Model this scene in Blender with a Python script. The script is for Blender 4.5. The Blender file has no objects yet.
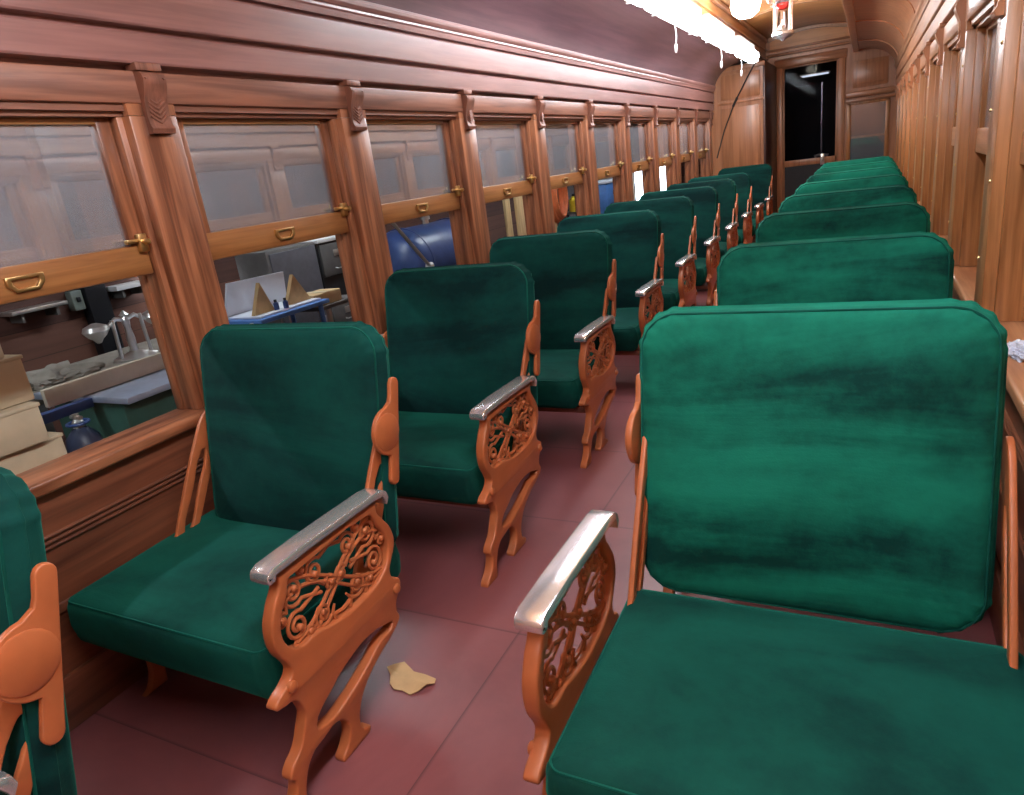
import bpy, bmesh, math, random
from mathutils import Vector, Matrix
random.seed(7)
S = 1.2                      # all lengths below are in a 1:1.2 measuring unit
PI = math.pi
scene = bpy.context.scene
COL = scene.collection

# ------------------------------------------------------------------ materials
def new_mat(name):
    m = bpy.data.materials.new(name); m.use_nodes = True
    nt = m.node_tree; b = nt.nodes['Principled BSDF']
    return m, nt, b

def N(nt, t, **kw):
    n = nt.nodes.new(t)
    for k, v in kw.items():
        if k in n.inputs: n.inputs[k].default_value = v
        else: setattr(n, k, v)
    return n

def ramp(nt, fac, stops):
    r = nt.nodes.new('ShaderNodeValToRGB')
    e = r.color_ramp.elements
    while len(e) < len(stops): e.new(0.5)
    for i, (p, c) in enumerate(stops):
        e[i].position = p
        e[i].color = (c[0], c[1], c[2], 1) if not isinstance(c, (int, float)) else (c, c, c, 1)
    nt.links.new(fac, r.inputs[0])
    return r

def wood(name, axis, c1, c2, rough=0.32, freq=38, coat=0.25, contrast=(0.41, 0.61)):
    m, nt, b = new_mat(name)
    tc = N(nt, 'ShaderNodeTexCoord')
    mp = N(nt, 'ShaderNodeMapping')
    sc = [freq, freq, freq]; sc[axis] = freq * 0.045
    mp.inputs['Scale'].default_value = sc
    nt.links.new(tc.outputs['Object'], mp.inputs['Vector'])
    n1 = N(nt, 'ShaderNodeTexNoise', Scale=1.0, Detail=5.0, Roughness=0.6, Distortion=0.5)
    nt.links.new(mp.outputs[0], n1.inputs['Vector'])
    mp2 = N(nt, 'ShaderNodeMapping')
    sc2 = [9, 9, 9]; sc2[axis] = 0.9
    mp2.inputs['Scale'].default_value = sc2
    nt.links.new(tc.outputs['Object'], mp2.inputs['Vector'])
    n2 = N(nt, 'ShaderNodeTexNoise', Scale=0.8, Detail=3.0, Roughness=0.55, Distortion=1.6)
    nt.links.new(mp2.outputs[0], n2.inputs['Vector'])
    ad = N(nt, 'ShaderNodeMath', operation='MULTIPLY_ADD')
    ad.inputs[1].default_value = 0.6
    nt.links.new(n1.outputs['Fac'], ad.inputs[0])
    m4 = N(nt, 'ShaderNodeMath', operation='MULTIPLY'); m4.inputs[1].default_value = 0.42
    nt.links.new(n2.outputs['Fac'], m4.inputs[0])
    nt.links.new(m4.outputs[0], ad.inputs[2])
    r = ramp(nt, ad.outputs[0], [(contrast[0], c1), (contrast[1], c2)])
    nt.links.new(r.outputs[0], b.inputs['Base Color'])
    b.inputs['Roughness'].default_value = rough
    b.inputs['Coat Weight'].default_value = coat
    b.inputs['Coat Roughness'].default_value = 0.25
    bp = N(nt, 'ShaderNodeBump', Strength=0.12, Distance=0.004)
    nt.links.new(n1.outputs['Fac'], bp.inputs['Height'])
    nt.links.new(bp.outputs[0], b.inputs['Normal'])
    return m

def plain(name, col, rough=0.5, metal=0.0, var=0.12, scale=14, bump=0.0, spec=None, coat=0.0):
    m, nt, b = new_mat(name)
    tc = N(nt, 'ShaderNodeTexCoord')
    n = N(nt, 'ShaderNodeTexNoise', Scale=scale, Detail=4.0, Roughness=0.6)
    nt.links.new(tc.outputs['Object'], n.inputs['Vector'])
    lo = [c * (1 - var) for c in col]; hi = [min(1, c * (1 + var)) for c in col]
    r = ramp(nt, n.outputs['Fac'], [(0.3, lo), (0.7, hi)])
    nt.links.new(r.outputs[0], b.inputs['Base Color'])
    b.inputs['Roughness'].default_value = rough
    b.inputs['Metallic'].default_value = metal
    b.inputs['Coat Weight'].default_value = coat
    if spec is not None: b.inputs['Specular IOR Level'].default_value = spec
    if bump:
        bp = N(nt, 'ShaderNodeBump', Strength=bump, Distance=0.004)
        nt.links.new(n.outputs['Fac'], bp.inputs['Height'])
        nt.links.new(bp.outputs[0], b.inputs['Normal'])
    return m

def velvet(name, c_dark, c_lite):
    m, nt, b = new_mat(name)
    tc = N(nt, 'ShaderNodeTexCoord')
    oi = N(nt, 'ShaderNodeObjectInfo')
    add = N(nt, 'ShaderNodeVectorMath', operation='ADD')
    nt.links.new(tc.outputs['Object'], add.inputs[0])
    mul = N(nt, 'ShaderNodeMath', operation='MULTIPLY'); mul.inputs[1].default_value = 40
    nt.links.new(oi.outputs['Random'], mul.inputs[0])
    nt.links.new(mul.outputs[0], add.inputs[1])
    mp = N(nt, 'ShaderNodeMapping'); mp.inputs['Scale'].default_value = (0.9, 2.2, 3.4)
    nt.links.new(add.outputs[0], mp.inputs['Vector'])
    n = N(nt, 'ShaderNodeTexNoise', Scale=1.35, Detail=5.0, Roughness=0.55, Distortion=0.5)
    nt.links.new(mp.outputs[0], n.inputs['Vector'])
    nf = N(nt, 'ShaderNodeTexNoise', Scale=17.0, Detail=6.0, Roughness=0.7)
    nt.links.new(add.outputs[0], nf.inputs['Vector'])
    mxn = N(nt, 'ShaderNodeMath', operation='MULTIPLY_ADD'); mxn.inputs[1].default_value = 0.22
    nt.links.new(nf.outputs['Fac'], mxn.inputs[0])
    mxs = N(nt, 'ShaderNodeMath', operation='SUBTRACT'); mxs.inputs[1].default_value = 0.11
    nt.links.new(n.outputs['Fac'], mxs.inputs[0]); nt.links.new(mxs.outputs[0], mxn.inputs[2])
    r = ramp(nt, mxn.outputs[0], [(0.40, c_dark), (0.53, [0.45 * a_ + 0.55 * b_ for a_, b_ in zip(c_dark, c_lite)]), (0.66, c_lite)])      # the way the pile is brushed
    nt.links.new(r.outputs[0], b.inputs['Base Color'])
    b.inputs['Roughness'].default_value = 0.85
    b.inputs['Specular IOR Level'].default_value = 0.15
    b.inputs['Sheen Weight'].default_value = 0.28
    b.inputs['Sheen Roughness'].default_value = 0.38
    b.inputs['Sheen Tint'].default_value = (0.03, 0.52, 0.38, 1)
    n2 = N(nt, 'ShaderNodeTexNoise', Scale=220.0, Detail=2.0)
    nt.links.new(tc.outputs['Object'], n2.inputs['Vector'])
    b1 = N(nt, 'ShaderNodeBump', Strength=0.18, Distance=0.002)
    nt.links.new(n2.outputs['Fac'], b1.inputs['Height'])
    b2 = N(nt, 'ShaderNodeBump', Strength=0.35, Distance=0.02)
    nt.links.new(n.outputs['Fac'], b2.inputs['Height'])
    nt.links.new(b1.outputs[0], b2.inputs['Normal'])
    nt.links.new(b2.outputs[0], b.inputs['Normal'])
    return m

def emit(name, col, strength):
    m, nt, b = new_mat(name)
    b.inputs['Base Color'].default_value = (0.8, 0.8, 0.8, 1)
    b.inputs['Emission Color'].default_value = (*col, 1)
    b.inputs['Emission Strength'].default_value = strength
    return m

def dusty_glass(name, film=0.30, gloss=0.22):
    m = bpy.data.materials.new(name); m.use_nodes = True
    nt = m.node_tree; nt.nodes.clear()
    out = N(nt, 'ShaderNodeOutputMaterial')
    tr = N(nt, 'ShaderNodeBsdfTransparent'); tr.inputs[0].default_value = (0.9, 0.93, 0.95, 1)
    gl = N(nt, 'ShaderNodeBsdfGlossy'); gl.inputs['Roughness'].default_value = 0.02
    df = N(nt, 'ShaderNodeBsdfDiffuse'); df.inputs[0].default_value = (0.62, 0.65, 0.72, 1)
    tc = N(nt, 'ShaderNodeTexCoord')
    n = N(nt, 'ShaderNodeTexNoise', Scale=1.6, Detail=5.0, Roughness=0.6, Distortion=0.3)
    nt.links.new(tc.outputs['Object'], n.inputs['Vector'])
    r = ramp(nt, n.outputs['Fac'], [(0.33, film * 0.8), (0.72, film * 1.25)])
    fr = N(nt, 'ShaderNodeFresnel', IOR=1.5)
    fm = N(nt, 'ShaderNodeMath', operation='MULTIPLY_ADD'); fm.inputs[1].default_value = 1.6; fm.inputs[2].default_value = gloss * 0.3
    fm.use_clamp = True
    nt.links.new(fr.outputs[0], fm.inputs[0])
    m1 = N(nt, 'ShaderNodeMixShader'); m2 = N(nt, 'ShaderNodeMixShader')
    nt.links.new(fm.outputs[0], m1.inputs[0]); nt.links.new(tr.outputs[0], m1.inputs[1]); nt.links.new(gl.outputs[0], m1.inputs[2])
    nt.links.new(r.outputs[0], m2.inputs[0]); nt.links.new(m1.outputs[0], m2.inputs[1]); nt.links.new(df.outputs[0], m2.inputs[2])
    nt.links.new(m2.outputs[0], out.inputs[0])
    return m

def clear_glass(name, tint=(1, 1, 1), k=1.0, off=0.0):
    m = bpy.data.materials.new(name); m.use_nodes = True
    nt = m.node_tree; nt.nodes.clear()
    out = N(nt, 'ShaderNodeOutputMaterial')
    tr = N(nt, 'ShaderNodeBsdfTransparent'); tr.inputs[0].default_value = (*tint, 1)
    gl = N(nt, 'ShaderNodeBsdfGlossy'); gl.inputs['Roughness'].default_value = 0.03
    fr = N(nt, 'ShaderNodeFresnel', IOR=1.5)
    fm = N(nt, 'ShaderNodeMath', operation='MULTIPLY_ADD'); fm.inputs[1].default_value = k; fm.inputs[2].default_value = off
    fm.use_clamp = True
    nt.links.new(fr.outputs[0], fm.inputs[0])
    m1 = N(nt, 'ShaderNodeMixShader')
    nt.links.new(fm.outputs[0], m1.inputs[0]); nt.links.new(tr.outputs[0], m1.inputs[1]); nt.links.new(gl.outputs[0], m1.inputs[2])
    nt.links.new(m1.outputs[0], out.inputs[0])
    return m

def planks(name, c1, c2, board=0.16, axis=2, rough=0.6, grain=1):
    """boards of width `board` stacked along `axis`, with dark joints"""
    m, nt, b = new_mat(name)
    tc = N(nt, 'ShaderNodeTexCoord')
    sp = N(nt, 'ShaderNodeSeparateXYZ'); nt.links.new(tc.outputs['Object'], sp.inputs[0])
    d = N(nt, 'ShaderNodeMath', operation='DIVIDE'); d.inputs[1].default_value = board * S
    nt.links.new(sp.outputs[axis], d.inputs[0])
    fl = N(nt, 'ShaderNodeMath', operation='FLOOR'); nt.links.new(d.outputs[0], fl.inputs[0])
    frc = N(nt, 'ShaderNodeMath', operation='FRACT'); nt.links.new(d.outputs[0], frc.inputs[0])
    wn = N(nt, 'ShaderNodeTexWhiteNoise', noise_dimensions='1D'); nt.links.new(fl.outputs[0], wn.inputs['W'])
    mp = N(nt, 'ShaderNodeMapping'); sc = [30, 30, 30]; sc[grain] = 1.6; mp.inputs['Scale'].default_value = sc
    nt.links.new(tc.outputs['Object'], mp.inputs[0])
    n = N(nt, 'ShaderNodeTexNoise', Scale=1.0, Detail=4.0); nt.links.new(mp.outputs[0], n.inputs['Vector'])
    a = N(nt, 'ShaderNodeMath', operation='MULTIPLY_ADD'); a.inputs[1].default_value = 0.45
    nt.links.new(wn.outputs['Value'], a.inputs[0])
    mm = N(nt, 'ShaderNodeMath', operation='MULTIPLY'); mm.inputs[1].default_value = 0.6; nt.links.new(n.outputs['Fac'], mm.inputs[0])
    nt.links.new(mm.outputs[0], a.inputs[2])
    r = ramp(nt, a.outputs[0], [(0.2, c1), (0.8, c2)])
    j = ramp(nt, frc.outputs[0], [(0.0, 0.12), (0.035, 1.0)])
    mx = N(nt, 'ShaderNodeMix', data_type='RGBA', blend_type='MULTIPLY'); mx.inputs[0].default_value = 1
    nt.links.new(r.outputs[0], mx.inputs[6]); nt.links.new(j.outputs[0], mx.inputs[7])
    nt.links.new(mx.outputs[2], b.inputs['Base Color'])
    b.inputs['Roughness'].default_value = rough
    return m

def floor_mat():
    m, nt, b = new_mat('maroon floor paint')
    tc = N(nt, 'ShaderNodeTexCoord')
    n = N(nt, 'ShaderNodeTexNoise', Scale=1.6, Detail=6.0, Roughness=0.62, Distortion=0.4)
    nt.links.new(tc.outputs['Object'], n.inputs['Vector'])
    r = ramp(nt, n.outputs['Fac'], [(0.3, (0.165, 0.052, 0.058)), (0.7, (0.260, 0.090, 0.098))])
    # joints between the sheets
    sp = N(nt, 'ShaderNodeSeparateXYZ'); nt.links.new(tc.outputs['Object'], sp.inputs[0])
    def joint(out, period, off, w):
        a = N(nt, 'ShaderNodeMath', operation='ADD'); a.inputs[1].default_value = off; nt.links.new(out, a.inputs[0])
        d = N(nt, 'ShaderNodeMath', operation='DIVIDE'); d.inputs[1].default_value = period; nt.links.new(a.outputs[0], d.inputs[0])
        f = N(nt, 'ShaderNodeMath', operation='FRACT'); nt.links.new(d.outputs[0], f.inputs[0])
        return ramp(nt, f.outputs[0], [(0.0, 0.35), (w / period, 1.0)])
    jy = joint(sp.outputs[1], 0.62 * S, 0.66 * S + 6.2 * S, 0.010)
    jx = joint(sp.outputs[0], 1.22 * S, (1.22 - 0.93) * S, 0.010)
    m1 = N(nt, 'ShaderNodeMix', data_type='RGBA', blend_type='MULTIPLY'); m1.inputs[0].default_value = 0.9
    nt.links.new(r.outputs[0], m1.inputs[6]); nt.links.new(jy.outputs[0], m1.inputs[7])
    m2 = N(nt, 'ShaderNodeMix', data_type='RGBA', blend_type='MULTIPLY'); m2.inputs[0].default_value = 0.9
    nt.links.new(m1.outputs[2], m2.inputs[6]); nt.links.new(jx.outputs[0], m2.inputs[7])
    nt.links.new(m2.outputs[2], b.inputs['Base Color'])
    rr = ramp(nt, n.outputs['Fac'], [(0.3, 0.30), (0.7, 0.46)])
    nt.links.new(rr.outputs[0], b.inputs['Roughness'])
    bp = N(nt, 'ShaderNodeBump', Strength=0.08, Distance=0.01)
    nt.links.new(n.outputs['Fac'], bp.inputs['Height']); nt.links.new(bp.outputs[0], b.inputs['Normal'])
    return m

OAK1, OAK2 = (0.125, 0.038, 0.016), (0.36, 0.140, 0.066)
M = {}
M['oak_y'] = wood('varnished oak along', 1, OAK1, OAK2)
M['oak_z'] = wood('varnished oak upright', 2, OAK1, OAK2)
M['oak_x'] = wood('varnished oak across', 0, OAK1, OAK2)
M['frieze'] = wood('dark mahogany letterboard', 1, (0.185, 0.078, 0.066), (0.270, 0.120, 0.102), rough=0.40, coat=0.25, freq=30)
M['cove'] = wood('dark stained ceiling board', 1, (0.088, 0.042, 0.050), (0.135, 0.066, 0.074), rough=0.36, coat=0.3, freq=20)
M['headlining'] = wood('orange headlining board', 0, (0.50, 0.21, 0.058), (0.66, 0.30, 0.095), rough=0.35, coat=0.3, freq=18)
M['clere'] = wood('pale clerestory moulding', 1, (0.36, 0.17, 0.075), (0.52, 0.27, 0.13), rough=0.3, coat=0.4, freq=24)
M['wains'] = wood('dark oak wainscot', 1, (0.085, 0.026, 0.014), (0.25, 0.085, 0.042), rough=0.35, freq=22, contrast=(0.36, 0.66))
M['sash'] = wood('golden oak sash', 1, (0.21, 0.082, 0.025), (0.35, 0.152, 0.050), rough=0.35)
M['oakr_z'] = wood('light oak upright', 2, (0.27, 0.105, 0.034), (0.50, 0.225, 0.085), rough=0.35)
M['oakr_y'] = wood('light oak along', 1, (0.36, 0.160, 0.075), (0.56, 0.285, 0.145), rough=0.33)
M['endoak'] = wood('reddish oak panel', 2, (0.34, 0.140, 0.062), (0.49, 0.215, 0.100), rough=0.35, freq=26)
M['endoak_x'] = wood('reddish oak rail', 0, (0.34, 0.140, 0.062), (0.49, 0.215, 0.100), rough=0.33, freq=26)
M['darkoak'] = wood('dark oak partition side', 2, (0.050, 0.018, 0.014), (0.09, 0.034, 0.026), rough=0.4)
M['corbel'] = wood('carved oak', 2, (0.13, 0.045, 0.026), (0.25, 0.092, 0.054), rough=0.5, freq=50, coat=0.05)
M['floor'] = floor_mat()
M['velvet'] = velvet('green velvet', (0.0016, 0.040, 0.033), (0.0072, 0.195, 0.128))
M['velvet_shaded'] = velvet('green velvet in shade', (0.0010, 0.019, 0.020), (0.0028, 0.060, 0.050))  # same velvet for the left backs, their shade put into the colour
M['velvet_seat'] = velvet('green seat velvet', (0.0016, 0.036, 0.030), (0.0038, 0.088, 0.064))
M['piping'] = velvet('green piping and rim sheen', (0.002, 0.055, 0.042), (0.005, 0.11, 0.082))
M['iron'] = plain('copper painted cast iron', (0.44, 0.130, 0.046), rough=0.36, var=0.10, scale=9, bump=0.05, coat=0.15)
M['iron_dark'] = plain('painted iron rail', (0.22, 0.065, 0.040), rough=0.5)
M['chrome'] = plain('polished nickel', (0.88, 0.90, 0.93), rough=0.22, metal=0.82, var=0.04)
M['brass'] = plain('old brass', (0.62, 0.44, 0.20), rough=0.3, metal=1.0, var=0.15)
M['pane'] = dusty_glass('dusty window glass', 0.17, 0.85)
M['dark_pane'] = clear_glass('dark door glass', (0.62, 0.62, 0.66), 0.05)
M['grey_pane'] = dusty_glass('smoky end window glass', 0.16, 0.3)
M['tube'] = emit('fluorescent diffuser', (0.87, 0.93, 1.0), 30.0)
M['tube_fill'] = emit('stronger fill diffuser', (0.87, 0.93, 1.0), 36.0)  # stronger glow for the right pair added to brighten the foreground seat
M['work_fill'] = emit('workshop fill tube', (0.85, 0.93, 1.0), 110.0)
M['white'] = plain('white enamel', (0.80, 0.80, 0.80), rough=0.35, var=0.03)
M['opal'] = emit('lit opal globe', (1.0, 0.90, 0.74), 50.0)
M['cord'] = plain('black cord', (0.02, 0.015, 0.013), rough=0.6)
M['card'] = plain('tan cardboard', (0.56, 0.39, 0.20), rough=0.8, var=0.12)
M['cream'] = plain('cream carton', (0.60, 0.49, 0.33), rough=0.7, var=0.10, scale=6)
M['barnwall'] = planks('workshop wall boards', (0.075, 0.030, 0.022), (0.17, 0.070, 0.045), 0.17, 2, 0.7, 1)
M['barnfloor'] = plain('workshop concrete', (0.10, 0.09, 0.085), rough=0.8)
M['barnceil'] = planks('workshop roof boards', (0.10, 0.08, 0.07), (0.20, 0.17, 0.15), 0.2, 1, 0.8, 0)
M['steel'] = plain('machined steel', (0.50, 0.58, 0.74), rough=0.38, metal=0.6, var=0.08)
M['fence'] = plain('beige painted board', (0.58, 0.51, 0.40), rough=0.55, var=0.06)
M['mgreen'] = plain('machine green paint', (0.030, 0.085, 0.065), rough=0.45)
M['mblack'] = plain('black enamel', (0.012, 0.013, 0.016), rough=0.4)
M['mblue'] = plain('steel blue paint', (0.045, 0.085, 0.24), rough=0.35, var=0.2, scale=5)
M['dkblue'] = plain('dark blue grey paint', (0.030, 0.042, 0.085), rough=0.4)
M['ltblue'] = plain('light blue paint', (0.10, 0.25, 0.62), rough=0.4)
M['silver'] = plain('silver lamp metal', (0.72, 0.71, 0.68), rough=0.3, metal=0.85, var=0.1)
M['heap'] = plain('grey dust sheet', (0.27, 0.24, 0.20), rough=0.9, var=0.2, scale=8)
M['gable'] = plain('tan plywood', (0.62, 0.42, 0.20), rough=0.65, var=0.15)
M['wbox'] = plain('white laminated board', (0.74, 0.78, 0.86), rough=0.5, var=0.03)
M['grey'] = plain('grey enamel', (0.12, 0.115, 0.11), rough=0.45)
M['gcase'] = plain('grey green box', (0.16, 0.19, 0.17), rough=0.5)
M['hose'] = plain('orange hose', (0.80, 0.22, 0.08), rough=0.45)
M['yellow'] = plain('yellow plastic', (0.80, 0.62, 0.04), rough=0.4)
M['lumber'] = wood('raw lumber', 2, (0.52, 0.34, 0.15), (0.70, 0.50, 0.26), rough=0.7, coat=0.0)
M['sky'] = emit('open doorway daylight', (0.92, 0.96, 1.0), 9.0)
M['lampglow'] = emit('bright bulb', (0.9, 0.95, 1.0), 14.0)
M['redglass'] = plain('red glass', (0.45, 0.03, 0.025), rough=0.15)
M['chimney'] = clear_glass('lamp chimney glass', (0.96, 0.97, 1.0), 2.2, 0.10)
M['rag'] = plain('blue white plastic', (0.60, 0.66, 0.80), rough=0.3, var=0.15)
M['vest'] = plain('dark vestibule paint', (0.020, 0.019, 0.022), rough=0.6)

# ------------------------------------------------------------------ mesh helpers
class MB:
    def __init__(s): s.v = []; s.f = []
    def add(s, vs, fs):
        o = len(s.v); s.v += [tuple(v) for v in vs]; s.f += [tuple(i + o for i in f) for f in fs]; return s
    def bm(s, b):
        b.verts.index_update()
        s.add([v.co[:] for v in b.verts], [[v.index for v in f.verts] for f in b.faces]); b.free(); return s
    def box(s, x0, x1, y0, y1, z0, z1, bev=0.0, seg=2, mat=None):
        b = bmesh.new(); bmesh.ops.create_cube(b, size=1)
        for v in b.verts:
            v.co = Vector(((x0 + x1) / 2 + v.co.x * (x1 - x0), (y0 + y1) / 2 + v.co.y * (y1 - y0), (z0 + z1) / 2 + v.co.z * (z1 - z0)))
        if bev: bmesh.ops.bevel(b, geom=b.edges[:], offset=bev, segments=seg, affect='EDGES', profile=0.5)
        if mat is not None: bmesh.ops.transform(b, matrix=mat, verts=b.verts)
        return s.bm(b)
    def tube(s, pts, r, n=10, flat=None, caps=True):
        """round bar along pts; r a number or list; flat=(axis,factor) stretches the section along a world axis"""
        P = [Vector(p) for p in pts]; k = len(P)
        R = r if isinstance(r, (list, tuple)) else [r] * k
        vs = []; up = None
        for i in range(k):
            t = (P[min(i + 1, k - 1)] - P[max(i - 1, 0)])
            t = t.normalized() if t.length > 1e-9 else Vector((0, 0, 1))
            if up is None:
                up = Vector((1, 0, 0)) if abs(t.x) < 0.8 else Vector((0, 0, 1))
            a = (up - t * up.dot(t)).normalized(); bb = t.cross(a); up = a
            for j in range(n):
                an = 2 * PI * j / n
                d = a * math.cos(an) + bb * math.sin(an)
                if flat: d[flat[0]] *= flat[1]
                vs.append(P[i] + d * R[i])
        fs = [(i * n + j, i * n + (j + 1) % n, (i + 1) * n + (j + 1) % n, (i + 1) * n + j) for i in range(k - 1) for j in range(n)]
        if caps: fs += [tuple(range(n))[::-1], tuple((k - 1) * n + j for j in range(n))]
        return s.add(vs, fs)
    def lathe(s, prof, c=(0, 0, 0), n=24, axis=2, caps=True):
        vs = []
        for r, h in prof:
            for j in range(n):
                a = 2 * PI * j / n; p = [r * math.cos(a), r * math.sin(a)]
                q = [0, 0, 0]; q[axis] = h; q[(axis + 1) % 3] = p[0]; q[(axis + 2) % 3] = p[1]
                vs.append((q[0] + c[0], q[1] + c[1], q[2] + c[2]))
        k = len(prof)
        fs = [(i * n + j, i * n + (j + 1) % n, (i + 1) * n + (j + 1) % n, (i + 1) * n + j) for i in range(k - 1) for j in range(n)]
        if caps: fs += [tuple(range(n))[::-1], tuple((k - 1) * n + j for j in range(n))]
        return s.add(vs, fs)
    def prism(s, poly, axis, a, b):
        """poly of 2D points in the two axes after `axis`, extruded from a to b along it"""
        n = len(poly); vs = []
        for h in (a, b):
            for (p, q) in poly:
                v = [0, 0, 0]; v[axis] = h; v[(axis + 1) % 3] = p; v[(axis + 2) % 3] = q; vs.append(v)
        fs = [tuple(range(n))[::-1], tuple(range(n, 2 * n))] + [(i, (i + 1) % n, n + (i + 1) % n, n + i) for i in range(n)]
        return s.add(vs, fs)
    def strip(s, prof, y0, y1):
        """open profile of (x,z) points run along y: a surface with no caps"""
        n = len(prof)
        vs = [(p[0], y, p[1]) for y in (y0, y1) for p in prof]
        return s.add(vs, [(i, i + 1, n + i + 1, n + i) for i in range(n - 1)])
    def xform(s, m):
        s.v = [tuple(m @ Vector(v)) for v in s.v]; return s
    def mesh(s, name, mat, smooth=True, angle=35):
        me = bpy.data.meshes.new(name)
        me.from_pydata([(v[0] * S, v[1] * S, v[2] * S) for v in s.v], [], s.f)
        b = bmesh.new(); b.from_mesh(me)
        bmesh.ops.recalc_face_normals(b, faces=b.faces); b.to_mesh(me); b.free()
        me.materials.append(mat)
        if smooth:
            me.polygons.foreach_set('use_smooth', [True] * len(me.polygons))
            me.set_sharp_from_angle(angle=math.radians(angle))
        return me
    def build(s, name, mat, parent=None, smooth=True, angle=35, loc=None):
        o = bpy.data.objects.new(name, s.mesh(name, mat, smooth, angle)); COL.objects.link(o)
        if loc: o.location = Vector(loc) * S
        if parent: o.parent = parent
        return o

def plate2d(outline, holes, thick, bev=0.004, res=4, smooth_outline=True):
    """cast plate in the y-z plane, thickness along x; outline/holes are (y,z) lists. returns MB centred on x=0"""
    cu = bpy.data.curves.new('tmp', 'CURVE'); cu.dimensions = '2D'; cu.fill_mode = 'BOTH'
    cu.extrude = thick / 2 - bev; cu.bevel_depth = bev; cu.bevel_resolution = 2; cu.offset = -bev
    cu.resolution_u = res
    for poly in [outline] + list(holes):
        sp = cu.splines.new('BEZIER' if smooth_outline else 'POLY')
        if smooth_outline:
            sp.bezier_points.add(len(poly) - 1)
            for bp_, p in zip(sp.bezier_points, poly):
                bp_.co = (p[0], p[1], 0); ht = 'VECTOR' if len(p) > 2 else 'AUTO'
                bp_.handle_left_type = ht; bp_.handle_right_type = ht
        else:
            sp.points.add(len(poly) - 1)
            for pt, p in zip(sp.points, poly): pt.co = (p[0], p[1], 0, 1)
        sp.use_cyclic_u = True
    ob = bpy.data.objects.new('tmp', cu); COL.objects.link(ob)
    dg = bpy.context.evaluated_depsgraph_get(); dg.update()
    me = bpy.data.meshes.new_from_object(ob.evaluated_get(dg))
    mb = MB(); b = bmesh.new(); b.from_mesh(me); bmesh.ops.remove_doubles(b, verts=b.verts, dist=1e-5)
    mb.bm(b)
    mb.v = [(v[2], v[0], v[1]) for v in mb.v]
    bpy.data.objects.remove(ob); bpy.data.curves.remove(cu); bpy.data.meshes.remove(me)
    return mb

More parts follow.
